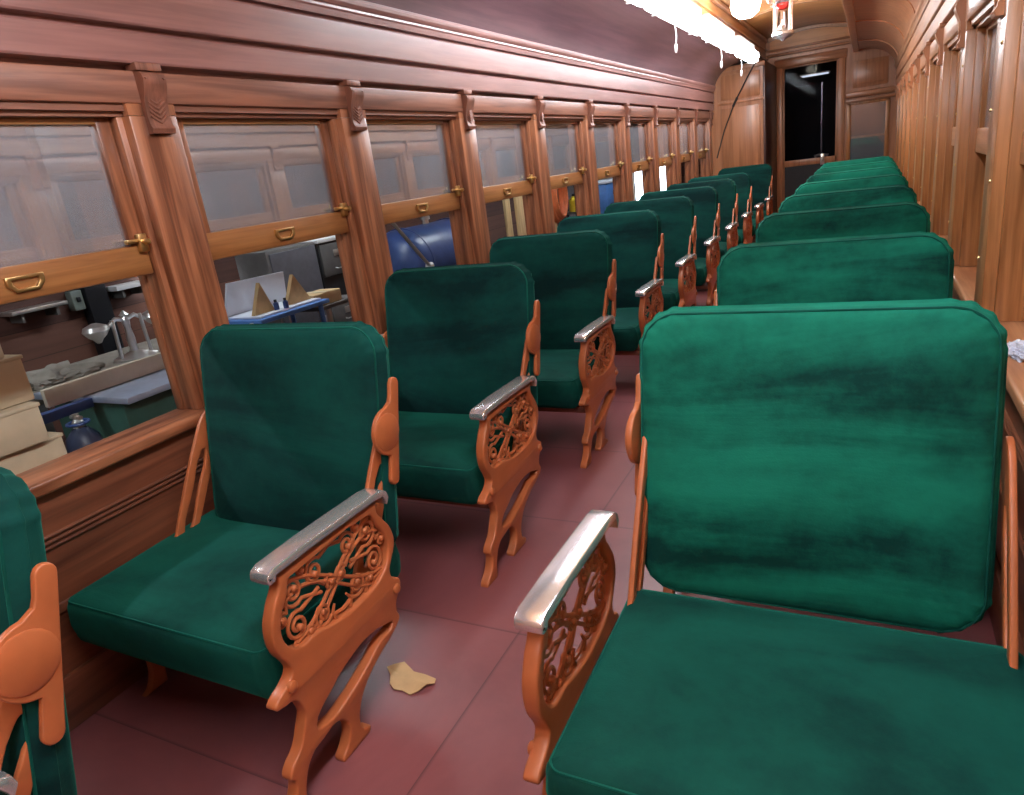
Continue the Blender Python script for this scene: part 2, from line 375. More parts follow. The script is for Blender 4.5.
def cushion(w, h, t, rc, edge, bulge, pleat=0.0, rings=12, n=96, seed=1):
    """puffed upholstered pad: rounded rectangle w x h in (x,z), thickness t along y (front = -y), centred"""
    rnd = random.Random(seed)
    ph = [rnd.uniform(0, 6.28) for _ in range(6)]
    pts = []
    per = n // 4
    for (sx, sz, a0) in ((1, 1, 0), (-1, 1, PI / 2), (-1, -1, PI), (1, -1, 1.5 * PI)):
        for i in range(per // 2 + 1):
            a = a0 + (PI / 2) * i / (per // 2)
            pts.append((sx * (w / 2 - rc) + rc * math.cos(a), sz * (h / 2 - rc) + rc * math.sin(a)))
        # straight run to the next corner
        nx = {(1, 1): (-1, 1), (-1, 1): (-1, -1), (-1, -1): (1, -1), (1, -1): (1, 1)}[(sx, sz)]
        a = a0 + PI / 2
        q0 = pts[-1]; q1 = (nx[0] * (w / 2 - rc) + rc * math.cos(a), nx[1] * (h / 2 - rc) + rc * math.sin(a))
        m = per // 2
        for i in range(1, m): pts.append((q0[0] + (q1[0] - q0[0]) * i / m, q0[1] + (q1[1] - q0[1]) * i / m))
    k = len(pts)
    nrm = []
    for i in range(k):
        a, b = pts[i - 1], pts[(i + 1) % k]
        d = Vector((b[1] - a[1], -(b[0] - a[0]))); nrm.append(d.normalized())
    loops = []
    def corner(i):
        x, z = pts[i]
        cx = max(0, abs(x) - (w / 2 - rc * 1.2)) / (rc * 1.2); cz = max(0, abs(z) - (h / 2 - rc * 1.2)) / (rc * 1.2)
        return min(1, cx * cz * 4)
    # side wall: rounded from front edge to back edge
    prof = []
    for i in range(5):
        a = PI / 2 * (1 - i / 4); prof.append((edge * (1 - math.cos(a)), -t / 2 + edge * (1 - math.sin(a))))
    prof = [(edge - edge * math.cos(PI / 2 * (1 - i / 4)), -t / 2 + edge - edge * math.sin(PI / 2 * (1 - i / 4))) for i in range(5)]
    prof += [(-0.004, 0.0)]
    prof += [(p, -y) for p, y in prof[:5][::-1]]
    def front(sgn):
        ls = []
        for r in range(1, rings + 1):
            s_ = 1 - r / rings
            L = []
            for i in range(k):
                x0, z0 = pts[i][0] - nrm[i][0] * edge, pts[i][1] - nrm[i][1] * edge
                x, z = x0 * s_, z0 * s_
                dy = bulge * (1 - s_ ** 3.0)
                wv = 0.0035 * (math.sin(7 * x + 11 * z + ph[0]) + math.sin(13 * z - 5 * x + ph[1])) * (1 - s_ ** 4)
                if pleat: wv += pleat * 0.5 * corner(i) * math.sin(i * 1.3 + ph[2]) * s_ ** 22
                L.append((x, sgn * (-(t / 2) - dy - wv), z))
            ls.append(L)
        return ls
    fr = front(1)[::-1]
    side = []
    for ins, y in prof:
        L = []
        for i in range(k):
            pl = pleat * 0.55 * corner(i) * math.sin(i * 1.3 + ph[2])
            L.append((pts[i][0] - nrm[i][0] * (ins + pl), y, pts[i][1] - nrm[i][1] * (ins + pl)))
        side.append(L)
    bk = front(-1)
    loops = fr[1:] + side + bk[:-1]
    vs = [v for L in loops for v in L]
    fs = []
    for a in range(len(loops) - 1):
        for i in range(k):
            j = (i + 1) % k
            fs.append((a * k + i, a * k + j, (a + 1) * k + j, (a + 1) * k + i))
    c0 = len(vs); vs.append(fr[0][0]); c1 = len(vs); vs.append(bk[-1][0])
    fs += [(c0, (i + 1) % k, i) for i in range(k)]
    o = (len(loops) - 1) * k
    fs += [(c1, o + i, o + (i + 1) % k) for i in range(k)]
    mb = MB().add(vs, fs)
    mb.rim = [(p[0] - q[0] * edge * 0.3, -t / 2 + edge * 0.3, p[1] - q[1] * edge * 0.3) for p, q in zip(pts, nrm)]
    return mb

def tag(o, label=None, cat=None, group=None, kind=None):
    if label: o['label'] = label
    if cat: o['category'] = cat
    if group: o['group'] = group
    if kind: o['kind'] = kind
    return o
def empty(name, loc, rz=0.0):
    o = bpy.data.objects.new(name, None); COL.objects.link(o); o.empty_display_size = 0.1
    o.location = Vector(loc) * S; o.rotation_euler = (0, 0, rz); return o
def struct(o): o['kind'] = 'structure'; return o
def copy_tree(o, parent=None):
    c = o.copy(); COL.objects.link(c)
    if parent: c.parent = parent
    for ch in list(o.children): copy_tree(ch, c)
    return c

# ------------------------------------------------------------------ the setting
YB, YP, YE = -2.70, 8.10, 9.30        # rear end, partition, end wall
XW = 2.05                             # inner face of the right posts
MX = lambda x, side: x if side == 0 else XW - x
P = 0.88

fl = MB().box(-0.12, XW + 0.12, YB - 0.1, YE + 1.5, -0.08, 0.0)
struct(fl.build('floor', M['floor']))

def mirror(mb, side):
    if side: mb.v = [(XW - v[0], v[1], v[2]) for v in mb.v]
    return mb

FRIEZE = [(-0.12, 1.585), (-0.030, 1.585), (-0.030, 1.600), (0.010, 1.601), (0.013, 1.606), (0.013, 1.675), (0.008, 1.681), (-0.014, 1.682),
          (-0.014, 1.694), (0.014, 1.695), (0.017, 1.700), (0.020, 1.797), (0.016, 1.803), (0.002, 1.804), (0.002, 1.811), (0.022, 1.812),
          (0.026, 1.832), (0.030, 1.838), (0.030, 1.846), (0.035, 1.850), (0.041, 1.860), (0.043, 1.870), (0.040, 1.879), (0.034, 1.884), (-0.12, 1.90)]
def bez(a, b, c, n):
    return [((1 - t) ** 2 * a[0] + 2 * t * (1 - t) * b[0] + t * t * c[0], (1 - t) ** 2 * a[1] + 2 * t * (1 - t) * b[1] + t * t * c[1]) for t in [i / n for i in range(n + 1)]]
COVE = bez((0.034, 1.884), (0.10, 2.10), (0.440, 2.110), 14)
XC = XW / 2
M['header'] = wood('reddish header rail', 1, (0.135, 0.049, 0.029), (0.27, 0.108, 0.064), rough=0.46, coat=0.08, freq=32)
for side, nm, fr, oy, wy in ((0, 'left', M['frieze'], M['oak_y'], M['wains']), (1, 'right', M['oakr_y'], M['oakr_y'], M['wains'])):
    y1 = YP if side == 0 else YE
    w = MB().box(-0.12, -0.025, YB, y1, 0.0, 0.605)
    w.box(-0.03, -0.012, YB, y1, 0.0, 0.14, 0.005)                 # skirting
    for dz in (0.0, 0.014, 0.028):
        w.tube([(-0.024, YB, 0.470 + dz), (-0.024, y1, 0.470 + dz)], 0.0055, 8)
    w.box(-0.03, -0.015, YB, y1, 0.30, 0.325, 0.005)
    struct(mirror(w, side).build('wall_' + nm, wy))
    s_ = MB().box(-0.14, 0.006, YB, y1, 0.607, 0.643, 0.009, 3)
    struct(mirror(s_, side).build('trim_%d' % (1 + side), oy))     # window sill cap
    h = MB().box(-0.12, 0.002, YB, y1, 1.503, 1.585, 0.006, 2)
    h.box(-0.12, -0.012, YB, y1, 1.486, 1.503); h.box(-0.12, -0.028, YB, y1, 1.474, 1.487)
    struct(mirror(h, side).build('trim_%d' % (3 + side), M['header'] if side == 0 else oy))      # header rail
    f = MB().prism([(z, x) for x, z in FRIEZE], 1, YB, y1)
    struct(mirror(f, side).build('trim_%d' % (5 + side), fr, smooth=False))
    # lower deck cove, 3 cm thick
    top = [(x - 0.012, z + 0.03) for x, z in COVE]
    c = MB().prism([(z, x) for x, z in COVE + top[::-1]], 1, YB, YE)
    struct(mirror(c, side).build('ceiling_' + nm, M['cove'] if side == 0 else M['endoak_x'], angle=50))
    # deck beam with mouldings, clerestory side
    b = MB().box(0.438, 0.505, YB, YE, 2.085, 2.165, 0.006)
    b.box(0.452, 0.520, YB, YE, 2.165, 2.190, 0.008); b.box(0.440, 0.490, YB, YE, 2.19, 2.42)
    b.box(0.48, 0.512, YB, YE, 2.285, 2.305, 0.006); b.box(0.48, 0.524, YB, YE, 2.385, 2.42, 0.008)
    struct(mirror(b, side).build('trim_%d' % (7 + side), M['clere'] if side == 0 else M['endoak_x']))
    # carlines: slim ribs following the cove
    n = 9
    for y in ([2.9 + 1.76 * k for k in range(-3, 4)] if side else []):
        rib = MB()
        o_ = [(x + 0.004, z - 0.010) for x, z in COVE[:]]
        rib.prism([(z, x) for x, z in o_ + COVE[::-1]], 1, y - 0.022, y + 0.022)
        struct(mirror(rib, side).build('trim_%d' % n, M['cove'] if side == 0 else M['endoak_x'])); n += 1
# clerestory ceiling, arched
arch = [(0.44 + (XW - 0.88) * i / 16, 2.42 + 0.075 * math.sin(PI * i / 16)) for i in range(17)]
c = MB().prism([(z, x) for x, z in arch + [(x, z + 0.03) for x, z in arch[::-1]]], 1, YB, YE)
struct(c.build('ceiling', M['headlining'], angle=50))
for k, y in enumerate((0.2, 1.96, 3.72, 5.48, 7.24)):
    r = MB().prism([(z, x) for x, z in [(x, z - 0.02) for x, z in arch] + arch[::-1]], 1, y - 0.03, y + 0.03)
    struct(r.build('trim_%d' % (40 + k), M['clere'], angle=50))

# window posts with corbels, and the raised sashes
def corbel_mb():
    prof = [(0.0, 1.425), (0.018, 1.425), (0.022, 1.437), (0.016, 1.446), (0.012, 1.47), (0.016, 1.51), (0.030, 1.545), (0.034, 1.560), (0.030, 1.574), (0.022, 1.580), (0.0, 1.582)]
    m = MB().prism([(z, x) for x, z in prof], 1, -0.036, 0.036)
    for i in range(5):                                              # carved leaf veins
        z = 1.452 + i * 0.012
        m.tube([(0.0135, -0.026, z + 0.018), (0.0155, 0.0, z)], 0.0032, 6); m.tube([(0.0135, 0.026, z + 0.018), (0.0155, 0.0, z)], 0.0032, 6)
    m.tube([(0.018, -0.028, 1.54), (0.032, -0.028, 1.565)], 0.005, 8); m.tube([(0.018, 0.028, 1.54), (0.032, 0.028, 1.565)], 0.005, 8)
    m.box(-0.02, 0.022, -0.040, 0.040, 1.583, 1.603, 0.003)
    return m
def post_mb(side):
    m = MB().box(-0.119, 0.0, -0.083, 0.067, 0.643, 1.474, 0.004)
    m.box(-0.119, -0.030, -0.100, 0.085, 0.643, 1.474, 0.003)
    m.box(-0.125, -0.092, -0.104, 0.089, 0.643, 1.474, 0.003)
    m.box(-0.02, 0.0, -0.083, 0.067, 1.474, 1.503)
    return m
def sash_parts(side):
    y0, y1 = 0.086, 0.779
    m = MB().box(-0.088, -0.052, y0, y1, 1.060, 1.143, 0.004)
    stile = [MB().box(-0.087, -0.055, y0, y0 + 0.045, 1.142, 1.476, 0.003), MB().box(-0.087, -0.055, y1 - 0.044, y1, 1.142, 1.476, 0.003)]
    m.box(-0.086, -0.056, y0, y1, 1.458, 1.476, 0.003)
    pane = MB().box(-0.074, -0.070, y0 + 0.04, y1 - 0.036, 1.140, 1.462)
    yc = (y0 + y1) / 2
    lift = plate2d([(yc - 0.045, 1.118, 1), (yc + 0.045, 1.118, 1), (yc + 0.045, 1.098, 1), (yc + 0.028, 1.080, 1), (yc - 0.028, 1.080, 1), (yc - 0.045, 1.098, 1)],
                   [[(yc - 0.032, 1.110, 1), (yc + 0.032, 1.110, 1), (yc + 0.032, 1.100, 1), (yc + 0.022, 1.088, 1), (yc - 0.022, 1.088, 1), (yc - 0.032, 1.100, 1)]], 0.010, 0.002)
    lift.v = [(v[0] - 0.048, v[1], v[2]) for v in lift.v]
    lock = MB().box(-0.054, -0.034, y1 - 0.030, y1 - 0.004, 1.122, 1.172, 0.004)
    lock.lathe([(0.0075, 0), (0.010, 0.012), (0.006, 0.022)], (-0.034, y1 - 0.017, 1.150), 12, 0)
    lock.box(-0.052, -0.036, y1 - 0.066, y1 - 0.028, 1.148, 1.160, 0.003)
    return m, pane, lift, lock, stile[0], stile[1]
screw = MB().lathe([(0.0055, 0.0), (0.005, -0.0025), (0.0025, -0.004)], (XW, 0, 0), 8, 0).mesh('screw', M['brass'])
wn = 1
for side in (0, 1):
    off = 0.0 if side == 0 else 0.06
    pm = mirror(post_mb(side), side).mesh('post', M['oak_z'] if side == 0 else M['oakr_z'])
    cm = mirror(corbel_mb(), side).mesh('corbel', M['corbel'] if side == 0 else M['endoak'])
    sm, pa, li, lo, st0, st1 = [mirror(q, side) for q in sash_parts(side)]
    sm = sm.mesh('sash', M['sash'] if side == 0 else M['oakr_y']); pa = pa.mesh('pane', M['pane']); li = li.mesh('finger_lift', M['brass']); lo = lo.mesh('sash_lock', M['brass'])
    st0, st1 = [q.mesh('stile', M['oak_z'] if side == 0 else M['oakr_z']) for q in (st0, st1)]
    last = 9 if side == 0 else 10
    for i in range(-2, last + 1):
        loc = (0, (i * P + off) * S, 0)
        o = bpy.data.objects.new('trim_%d' % (50 + side * 20 + i + 2), pm); COL.objects.link(o); o.location = loc; struct(o)
        c = bpy.data.objects.new('corbel', cm); COL.objects.link(c); c.parent = o
        if side == 1:
            for dy, dz in ((-0.05, 1.36), (0.045, 1.20), (-0.048, 1.02), (0.04, 0.80)):
                q = bpy.data.objects.new('screw', screw); COL.objects.link(q); q.parent = o; q.location = (0, dy * S, dz * S)
        if i < last:
            w = bpy.data.objects.new('window_%d' % wn, sm); COL.objects.link(w); w.location = loc; struct(w); wn += 1
            for nm, me in (('pane', pa), ('stile', st0), ('stile', st1), ('finger_lift', li), ('sash_lock', lo))[:5 if side == 0 else 3]:
                q = bpy.data.objects.new(nm, me); COL.objects.link(q); q.parent = w

# rear end behind the camera
struct(MB().box(-0.12, XW + 0.12, YB - 0.06, YB, 0.0, 2.55).build('wall_back', M['endoak']))

# partition at the far left, with its dark side wall
p = MB().box(-0.1, 0.605, YP, YP + 0.03, 0.0, 2.075)
p.box(0.10, 0.56, YP - 0.010, YP, 1.70, 1.98, 0.006); p.box(0.06, 0.605, YP - 0.016, YP, 1.645, 1.675, 0.005)
p.box(0.0, 0.62, YP - 0.014, YP + 0.02, 2.02, 2.075, 0.005); p.box(0.10, 0.56, YP - 0.008, YP, 0.72, 1.60, 0.006)
p.box(0.0, 0.605, YP - 0.016, YP, 0.60, 0.64, 0.005)
struct(p.build('wall_partition', M['endoak']))
struct(MB().box(0.595, 0.620, YP - 0.008, YE, 0.0, 2.075, 0.004).build('wall_closet', M['darkoak']))
struct(MB().box(-0.1, 0.60, YP + 0.03, YE, 1.99, 2.02).build('ceiling_closet', M['darkoak']))

# end wall: panels around the door and the end window
DX0, DX1, DZ = 0.700, 1.375, 2.045
WX0, WX1, WZ0, WZ1 = 1.485, 1.985, 0.72, 1.485
e = MB()
e.box(0.44, DX0, YE, YE + 0.08, 0.0, DZ + 0.04); e.box(DX1, WX0, YE, YE + 0.08, 0.0, 2.12)
e.box(WX0, WX1, YE, YE + 0.08, 0.0, WZ0); e.box(WX0, WX1, YE, YE + 0.08, WZ1, 2.12); e.box(WX1, XW + 0.1, YE, YE + 0.08, 0.0, 2.12)
e.box(0.44, DX0, YE, YE + 0.08, DZ + 0.04, 2.52); e.box(DX0, DX1, YE, YE + 0.08, DZ, 2.52); e.box(DX1, XW - 0.3, YE, YE + 0.08, 2.12, 2.52); e.box(-0.1, 0.44, YE, YE + 0.08, 0, 2.2)
e.box(1.55, 1.95, YE - 0.010, YE, 1.66, 1.98, 0.006); e.box(1.59, 1.91, YE - 0.016, YE, 1.70, 1.94, 0.006)
struct(e.build('wall_end', M['endoak']))
t = MB().box(DX0 - 0.075, DX0, YE - 0.03, YE + 0.04, 0.0, DZ + 0.05, 0.006); t.box(DX1, DX1 + 0.085, YE - 0.03, YE + 0.04, 0.0, DZ + 0.05, 0.006)
struct(t.build('trim_90', M['endoak']))
t = MB().box(DX0 - 0.10, DX1 + 0.10, YE - 0.04, YE + 0.04, DZ, DZ + 0.105, 0.010)
t.box(0.50, XW - 0.50, YE - 0.05, YE, 2.195, 2.225, 0.008); t.box(0.50, XW - 0.50, YE - 0.04, YE, 2.26, 2.285, 0.008)
t.box(DX1 + 0.09, XW - 0.01, YE - 0.05, YE, 1.545, 1.615, 0.012); t.box(DX1 + 0.09, XW - 0.01, YE - 0.03, YE, 1.490, 1.525, 0.008)
struct(t.build('trim_91', M['endoak_x']))
struct(MB().box(0.54, XW - 0.54, YE - 0.012, YE, 2.25, 2.47).build('wall_tympanum', M['headlining']))
a2 = [(0.52 + (XW - 1.04) * i / 16, 2.418 + 0.070 * math.sin(PI * i / 16)) for i in range(17)]
t = MB().prism([(z, x) for x, z in a2 + [(x, z - 0.035) for x, z in a2[::-1]]], 1, YE - 0.05, YE)
struct(t.build('trim_92', M['clere'], angle=50))
# door
d = MB().box(DX0, DX0 + 0.022, YE + 0.01, YE + 0.045, 0.0, DZ, 0.004)
d.box(DX1 - 0.022, DX1, YE + 0.01, YE + 0.045, 0.0, DZ, 0.004); d.box(DX0, DX1, YE + 0.01, YE + 0.045, DZ - 0.018, DZ, 0.004)
d.box(DX0, DX1, YE + 0.01, YE + 0.045, 0.775, 0.855, 0.004); d.box(DX0, DX1, YE + 0.01, YE + 0.045, 0.0, 0.20, 0.004)
door = struct(d.build('door_1', M['endoak']))
MB().box(DX0 + 0.015, DX1 - 0.015, YE + 0.024, YE + 0.03, 0.85, DZ - 0.01).build('pane', M['dark_pane'], door)
MB().box(DX0 + 0.015, DX1 - 0.015, YE + 0.020, YE + 0.036, 0.19, 0.78).build('lower_panel', M['vest'], door)
k = MB().box(DX1 - 0.20, DX1 - 0.15, YE - 0.004, YE + 0.012, 0.76, 0.90, 0.004)
k.lathe([(0.008, 0), (0.010, -0.02), (0.026, -0.035), (0.026, -0.05), (0.012, -0.06)], (DX1 - 0.175, YE, 0.84), 16, 1)
k.build('door_handle', M['silver'], door)
w = MB().box(WX0, WX1, YE - 0.02, YE + 0.03, WZ1 - 0.03, WZ1, 0.005); w.box(WX0, WX1, YE - 0.02, YE + 0.03, WZ0, WZ0 + 0.05, 0.005)
w.box(WX0, WX0 + 0.05, YE - 0.02, YE + 0.03, WZ0, WZ1, 0.005); w.box(WX1 - 0.05, WX1, YE - 0.02, YE + 0.03, WZ0, WZ1, 0.005)
w.box(WX0, WX1, YE + 0.012, YE + 0.03, 1.04, 1.068, 0.004)
ew = struct(w.build('window_%d' % wn, M['oakr_z']))
MB().box(WX0 + 0.04, WX1 - 0.04, YE + 0.004, YE + 0.008, WZ0 + 0.04, WZ1 - 0.02).build('pane', M['grey_pane'], ew)
# dark vestibule beyond the door
v = MB().box(-0.1, XW + 0.1, YE + 1.4, YE + 1.45, 0, 2.5); v.box(-0.15, -0.1, YE + 0.08, YE + 1.45, 0, 2.5); v.box(XW + 0.1, XW + 0.15, YE + 0.08, YE + 1.45, 0, 2.5)
struct(v.build('wall_vestibule', M['vest']))
struct(MB().box(-0.15, XW + 0.15, YE + 0.08, YE + 1.45, 2.5, 2.54).build('ceiling_vestibule', M['vest']))

t = empty('brake_staff', (1.16, 9.78, 0.0))
MB().tube([(0, 0, 0.0), (0, 0, 1.82)], 0.016, 10).build('staff', M['chrome'], t)
MB().lathe([(0.10, 0.0), (0.10, 0.015), (0.03, 0.03), (0.016, 0.06)]).build('foot', M['silver'], t)
MB().tube([(-0.09, -0.01, 0.86), (0.0, -0.01, 0.88), (0.09, -0.01, 0.86)], 0.02, 10).build('crank', M['silver'], t)
for z in (0.6, 1.25, 1.5): MB().lathe([(0.014, z), (0.022, z + 0.01), (0.022, z + 0.03), (0.014, z + 0.04)], n=12).build('collar', M['chrome'], t)
tag(t, 'upright silver brake staff behind the dark glass of the far end door', 'brake staff')
t = empty('door_reflection', (1.07, 9.95, 1.945))  # added glowing plate, stands in for a lamp reflected in the door glass
MB().box(-0.20, 0.18, -0.10, 0.10, 0.0, 0.02, 0.006).build('plate', M['white'], t); MB().box(-0.18, 0.16, -0.08, 0.08, -0.012, 0.0, 0.004).build('lens', emit('dim reflection glow', (0.8, 0.9, 1.0), 1.8), t)
MB().tube([(0, 0, 0.02), (0, 0, 0.555)], 0.01, 8).build('stem', M['silver'], t)
tag(t, 'flat pale stand-in for a lamp reflection in the dark end door, above the silver staff', 'stand-in reflection')

# ------------------------------------------------------------------ seats (local: x across from seat centre, y along, base of seat at y=0)
OX, OY = 0.41, -0.42
def seat_parts(mx):
    """mx=+1: aisle on +x (left row); mx=-1: mirrored for the right row"""
    L = {}
    def fin(mb):
        # from bay coordinates to local, mirrored if needed
        mb.v = [((v[0] - OX) * mx, v[1] - OY, v[2]) for v in mb.v]; return mb
    # backrest
    W, H, T = 0.630, 0.600, 0.074
    tilt = math.atan(0.206)
    cyz = (-0.160, 0.607)
    R = Matrix.Translation((0.404, cyz[0], cyz[1])) @ Matrix.Rotation(-tilt, 4, 'X')
    bk = cushion(W, H, T, 0.082, 0.034, 0.020, pleat=0.0040, seed=3, n=144, rings=16)
    rim = [R @ Vector(p) for p in bk.rim]
    L['backrest'] = (fin(bk.xform(R)), M['velvet_shaded'] if mx > 0 else M['velvet'], 60)
    L['piping.b'] = (fin(MB().tube(rim + rim[:1], 0.0028, 6, caps=False)), M['piping'], 60)  # thin bright line added for the lit sheen along the back's rim
    # seat cushion
    cu = cushion(0.680, 0.49, 0.138, 0.034, 0.034, 0.016, pleat=0.0015, seed=5)
    R2 = Matrix.Translation((0.356 if mx > 0 else 0.372, -0.412, 0.293)) @ Matrix.Rotation(-PI / 2 + 0.02, 4, 'X')
    rim2 = [R2 @ Vector(p) for p in cu.rim]
    L['seat_cushion'] = (fin(cu.xform(R2)), M['velvet_seat'], 60)
    L['piping'] = (fin(MB().tube(rim2 + rim2[:1], 0.0026, 6, caps=False)), M['piping'], 60)
    # cast end frame on the aisle
    out = [(-0.622, .512, 1), (-.628, .490), (-.650, .462), (-.672, .415), (-.670, .364), (-.652, .328), (-.648, .308), (-.672, .288), (-.704, .274), (-.712, .262), (-.690, .252), (-.664, .246),
           (-.648, .222), (-.645, .170), (-.652, .135), (-.676, .112), (-.678, .095), (-.662, .080), (-.664, .040), (-.690, .012), (-.690, .000, 1), (-.622, .000, 1), (-.622, .012),
           (-.628, .050), (-.612, .095), (-.575, .104), (-.530, .108), (-.494, .088), (-.478, .060), (-.486, .026), (-.500, .010), (-.496, .000, 1), (-.398, .000, 1), (-.396, .014), (-.420, .024), (-.438, .052),
           (-.436, .092), (-.412, .125), (-.365, .152), (-.312, .172), (-.286, .196), (-.294, .222), (-.282, .245), (-.262, .262), (-.258, .288), (-.278, .300), (-.288, .325), (-.272, .352), (-.250, .385),
           (-.252, .425), (-.276, .465), (-.292, .490), (-.288, .512, 1)]
    win = [(-.598, .494), (-.45, .499), (-.318, .494), (-.300, .462), (-.278, .418), (-.280, .372), (-.312, .336), (-.40, .318), (-.50, .324), (-.56, .340), (-.612, .342), (-.642, .368), (-.648, .405), (-.630, .445), (-.608, .470)]
    lens = [(-.600, .150), (-.556, .190), (-.48, .216), (-.40, .222), (-.340, .208), (-.318, .196), (-.370, .184), (-.42, .158), (-.49, .134), (-.555, .128)]
    fr = plate2d(out, [win, lens], 0.030, 0.005)
    AX, AY = (0.0, 0.0) if mx > 0 else (0.034, -0.042)
    sq = lambda mb: setattr(mb, 'v', [(v[0] + AX, -.27 + (v[1] + .27) * .955 + AY, v[2]) for v in mb.v])
    fr.v = [(v[0] + 0.733, v[1], v[2]) for v in fr.v]
    for (yy, zz) in ((-.66, .28), (-.28, .272)):                    # cast bosses
        fr.lathe([(0.014, -0.004), (0.012, 0.006), (0.006, 0.010)], (0.747, yy, zz), 14, 0)
    fr.v = [(v[0], v[1] - 0.078 * max(0.0, (0.19 - v[2]) / 0.19) ** 0.8, v[2]) for v in fr.v]
    sq(fr)
    L['end_frame'] = (fin(fr), M['iron'], 35)
    fg = MB(); X = 0.733
    def sp(cy, cz, r0, turns, a0, d, tail=None, rr=0.0047):
        pts = []
        n = int(14 * turns) + 4
        for i in range(n + 1):
            t = i / n; r = r0 * (1 - 0.78 * t); a = a0 + d * 2 * PI * turns * t
            pts.append((X, cy + r * math.cos(a), cz + r * math.sin(a)))
        if tail: pts = [(X, p_[0], p_[1]) for p_ in tail] + pts
        fg.tube(pts, [rr] * len(pts), 6, flat=(0, 0.9))
        e_ = pts[-1]; fg.lathe([(0.005, -0.009), (0.0075, -0.007), (0.0075, 0.007), (0.005, 0.009)], e_, 8, 0)
    cy0 = -.458
    for m_ in (-1, 1):                                              # mirrored halves of the scrollwork
        ya = lambda v: cy0 + m_ * v
        an = lambda a: a if m_ > 0 else PI - a
        for (v, z, r0, tn, a0, d, tl) in (
                (.128, .455, .034, 1.7, -2.2, 1, [(.050, .405)]), (.136, .378, .033, 1.7, 2.2, -1, [(.055, .420)]),
                (.058, .462, .029, 1.6, 2.4, -1, [(.000, .492)]), (.060, .356, .029, 1.6, -2.4, 1, [(.000, .328)]),
                (.172, .412, .017, 1.3, 2.6, -1, [(.150, .448)]), (.104, .345, .015, 1.2, -1.2, 1, [(.150, .338)]),
                (.096, .485, .012, 1.1, 1.5, 1, [(.13, .497)]), (.020, .410, .020, 1.4, 0.4, 1, [(.052, .432)])):
            sp(ya(v), z, r0, tn, an(a0), d * m_, [(ya(p_[0]), p_[1]) for p_ in tl])
        # long interlaced straps
        for (q0, q1, q2, q3) in (((-.150, .345), (-.06, .345), (.04, .47), (.150, .487)), ((-.165, .440), (-.06, .50), (.04, .33), (.120, .325))):
            pts = []
            for i in range(15):
                t = i / 14; c_ = [(1 - t) ** 3, 3 * t * (1 - t) ** 2, 3 * t * t * (1 - t), t ** 3]
                pts.append((X, ya(sum(c * q[0] for c, q in zip(c_, (q0, q1, q2, q3)))), sum(c * q[1] for c, q in zip(c_, (q0, q1, q2, q3)))))
            fg.tube(pts, 0.0050, 6, flat=(0, 0.9))
        for v in (.025, .085, .150):                                # short leaves rising from the lower rim
            fg.tube([(X, ya(v), .318 + (.02 if v > .12 else 0)), (X, ya(v + .008), .338), (X, ya(v - .004), .356)], [0.006, 0.005, 0.003], 6, flat=(0, 0.9))
    sq(fg)
    L['filigree'] = (fin(fg), M['iron'], 50)
    # nickel armrest: rounded strip with a turned-down nose and a rolled tail
    prof = [(-.652, .514), (-.655, .521), (-.653, .531), (-.648, .537), (-.632, .543), (-.52, .545), (-.40, .543), (-.30, .541), (-.268, .537), (-.250, .526), (-.246, .512)]
    low = [(y + (0.014 if i < 4 else (-.012 if i > 8 else 0)), z - (0.0 if i < 2 else 0.017) + (0.002 if i < 2 else 0)) for i, (y, z) in enumerate(prof)]
    ar = MB(); nx = 8
    ring = []
    m = len(prof)
    for i in range(m):
        (yt, zt), (yb, zb) = prof[i], low[i]
        wd = 0.052
        r_ = []
        for (fx, fz) in ((-.5, .0), (-.5, .80), (-.47, .95), (-.42, 1.0), (0, 1.02), (.42, 1.0), (.47, .95), (.5, .80), (.5, .0)):
            r_.append((0.729 + fx * wd, yb + (yt - yb) * fz, zb + (zt - zb) * fz))
        ring.append(r_)
    nn = 9
    vs = [v for r_ in ring for v in r_]
    fs = [(i * nn + j, i * nn + (j + 1) % nn, (i + 1) * nn + (j + 1) % nn, (i + 1) * nn + j) for i in range(m - 1) for j in range(nn)]
    fs += [tuple(range(nn)), tuple((m - 1) * nn + j for j in range(nn))[::-1]]
    ar.add(vs, fs)
    sq(ar)
    L['armrest'] = (fin(ar), M['chrome'], 40)
    # carrier plates on both ends of the back, and slotted walkover levers
    def plate(x, disc_on=True):
        a = math.atan(0.28)
        u = Vector((math.sin(a), math.cos(a))); v = Vector((-u.y, u.x))       # u up along the back, v towards the front
        c = Vector((-0.148, 0.637))
        def q(s_, t): p = c + u * s_ + v * t; return (p.x, p.y)
        o = [q(-.118 + .016 * math.cos(t), .016 * math.sin(t)) for t in [PI * 1.5 - PI * i / 8 for i in range(9)]]          # lower rounded end
        o += [q(.002 + .060 * math.cos(t), .020 + .060 * math.sin(t)) for t in [math.radians(186 - 172 * i / 16) for i in range(17)]]
        o += [q(.074, .019), q(.088, .016)]
        o += [q(.118 + .016 * math.cos(t), .016 * math.sin(t)) for t in [PI / 2 - PI * i / 8 for i in range(9)]]
        if not disc_on: o = o[:9] + o[-9:]
        mb = plate2d(o, [], 0.013, 0.003, smooth_outline=False)
        c3 = c + v * 0.032 + u * .002
        disc = MB().lathe([(0.046, 0), (0.046, 0.002), (0.042, 0.0042), (0.0, 0.0046)], (0.006, c3.x, c3.y), 24, 0)
        if disc_on: mb.add(disc.v, disc.f)
        mb.v = [(p[0] + x, p[1], p[2]) for p in mb.v]
        return mb
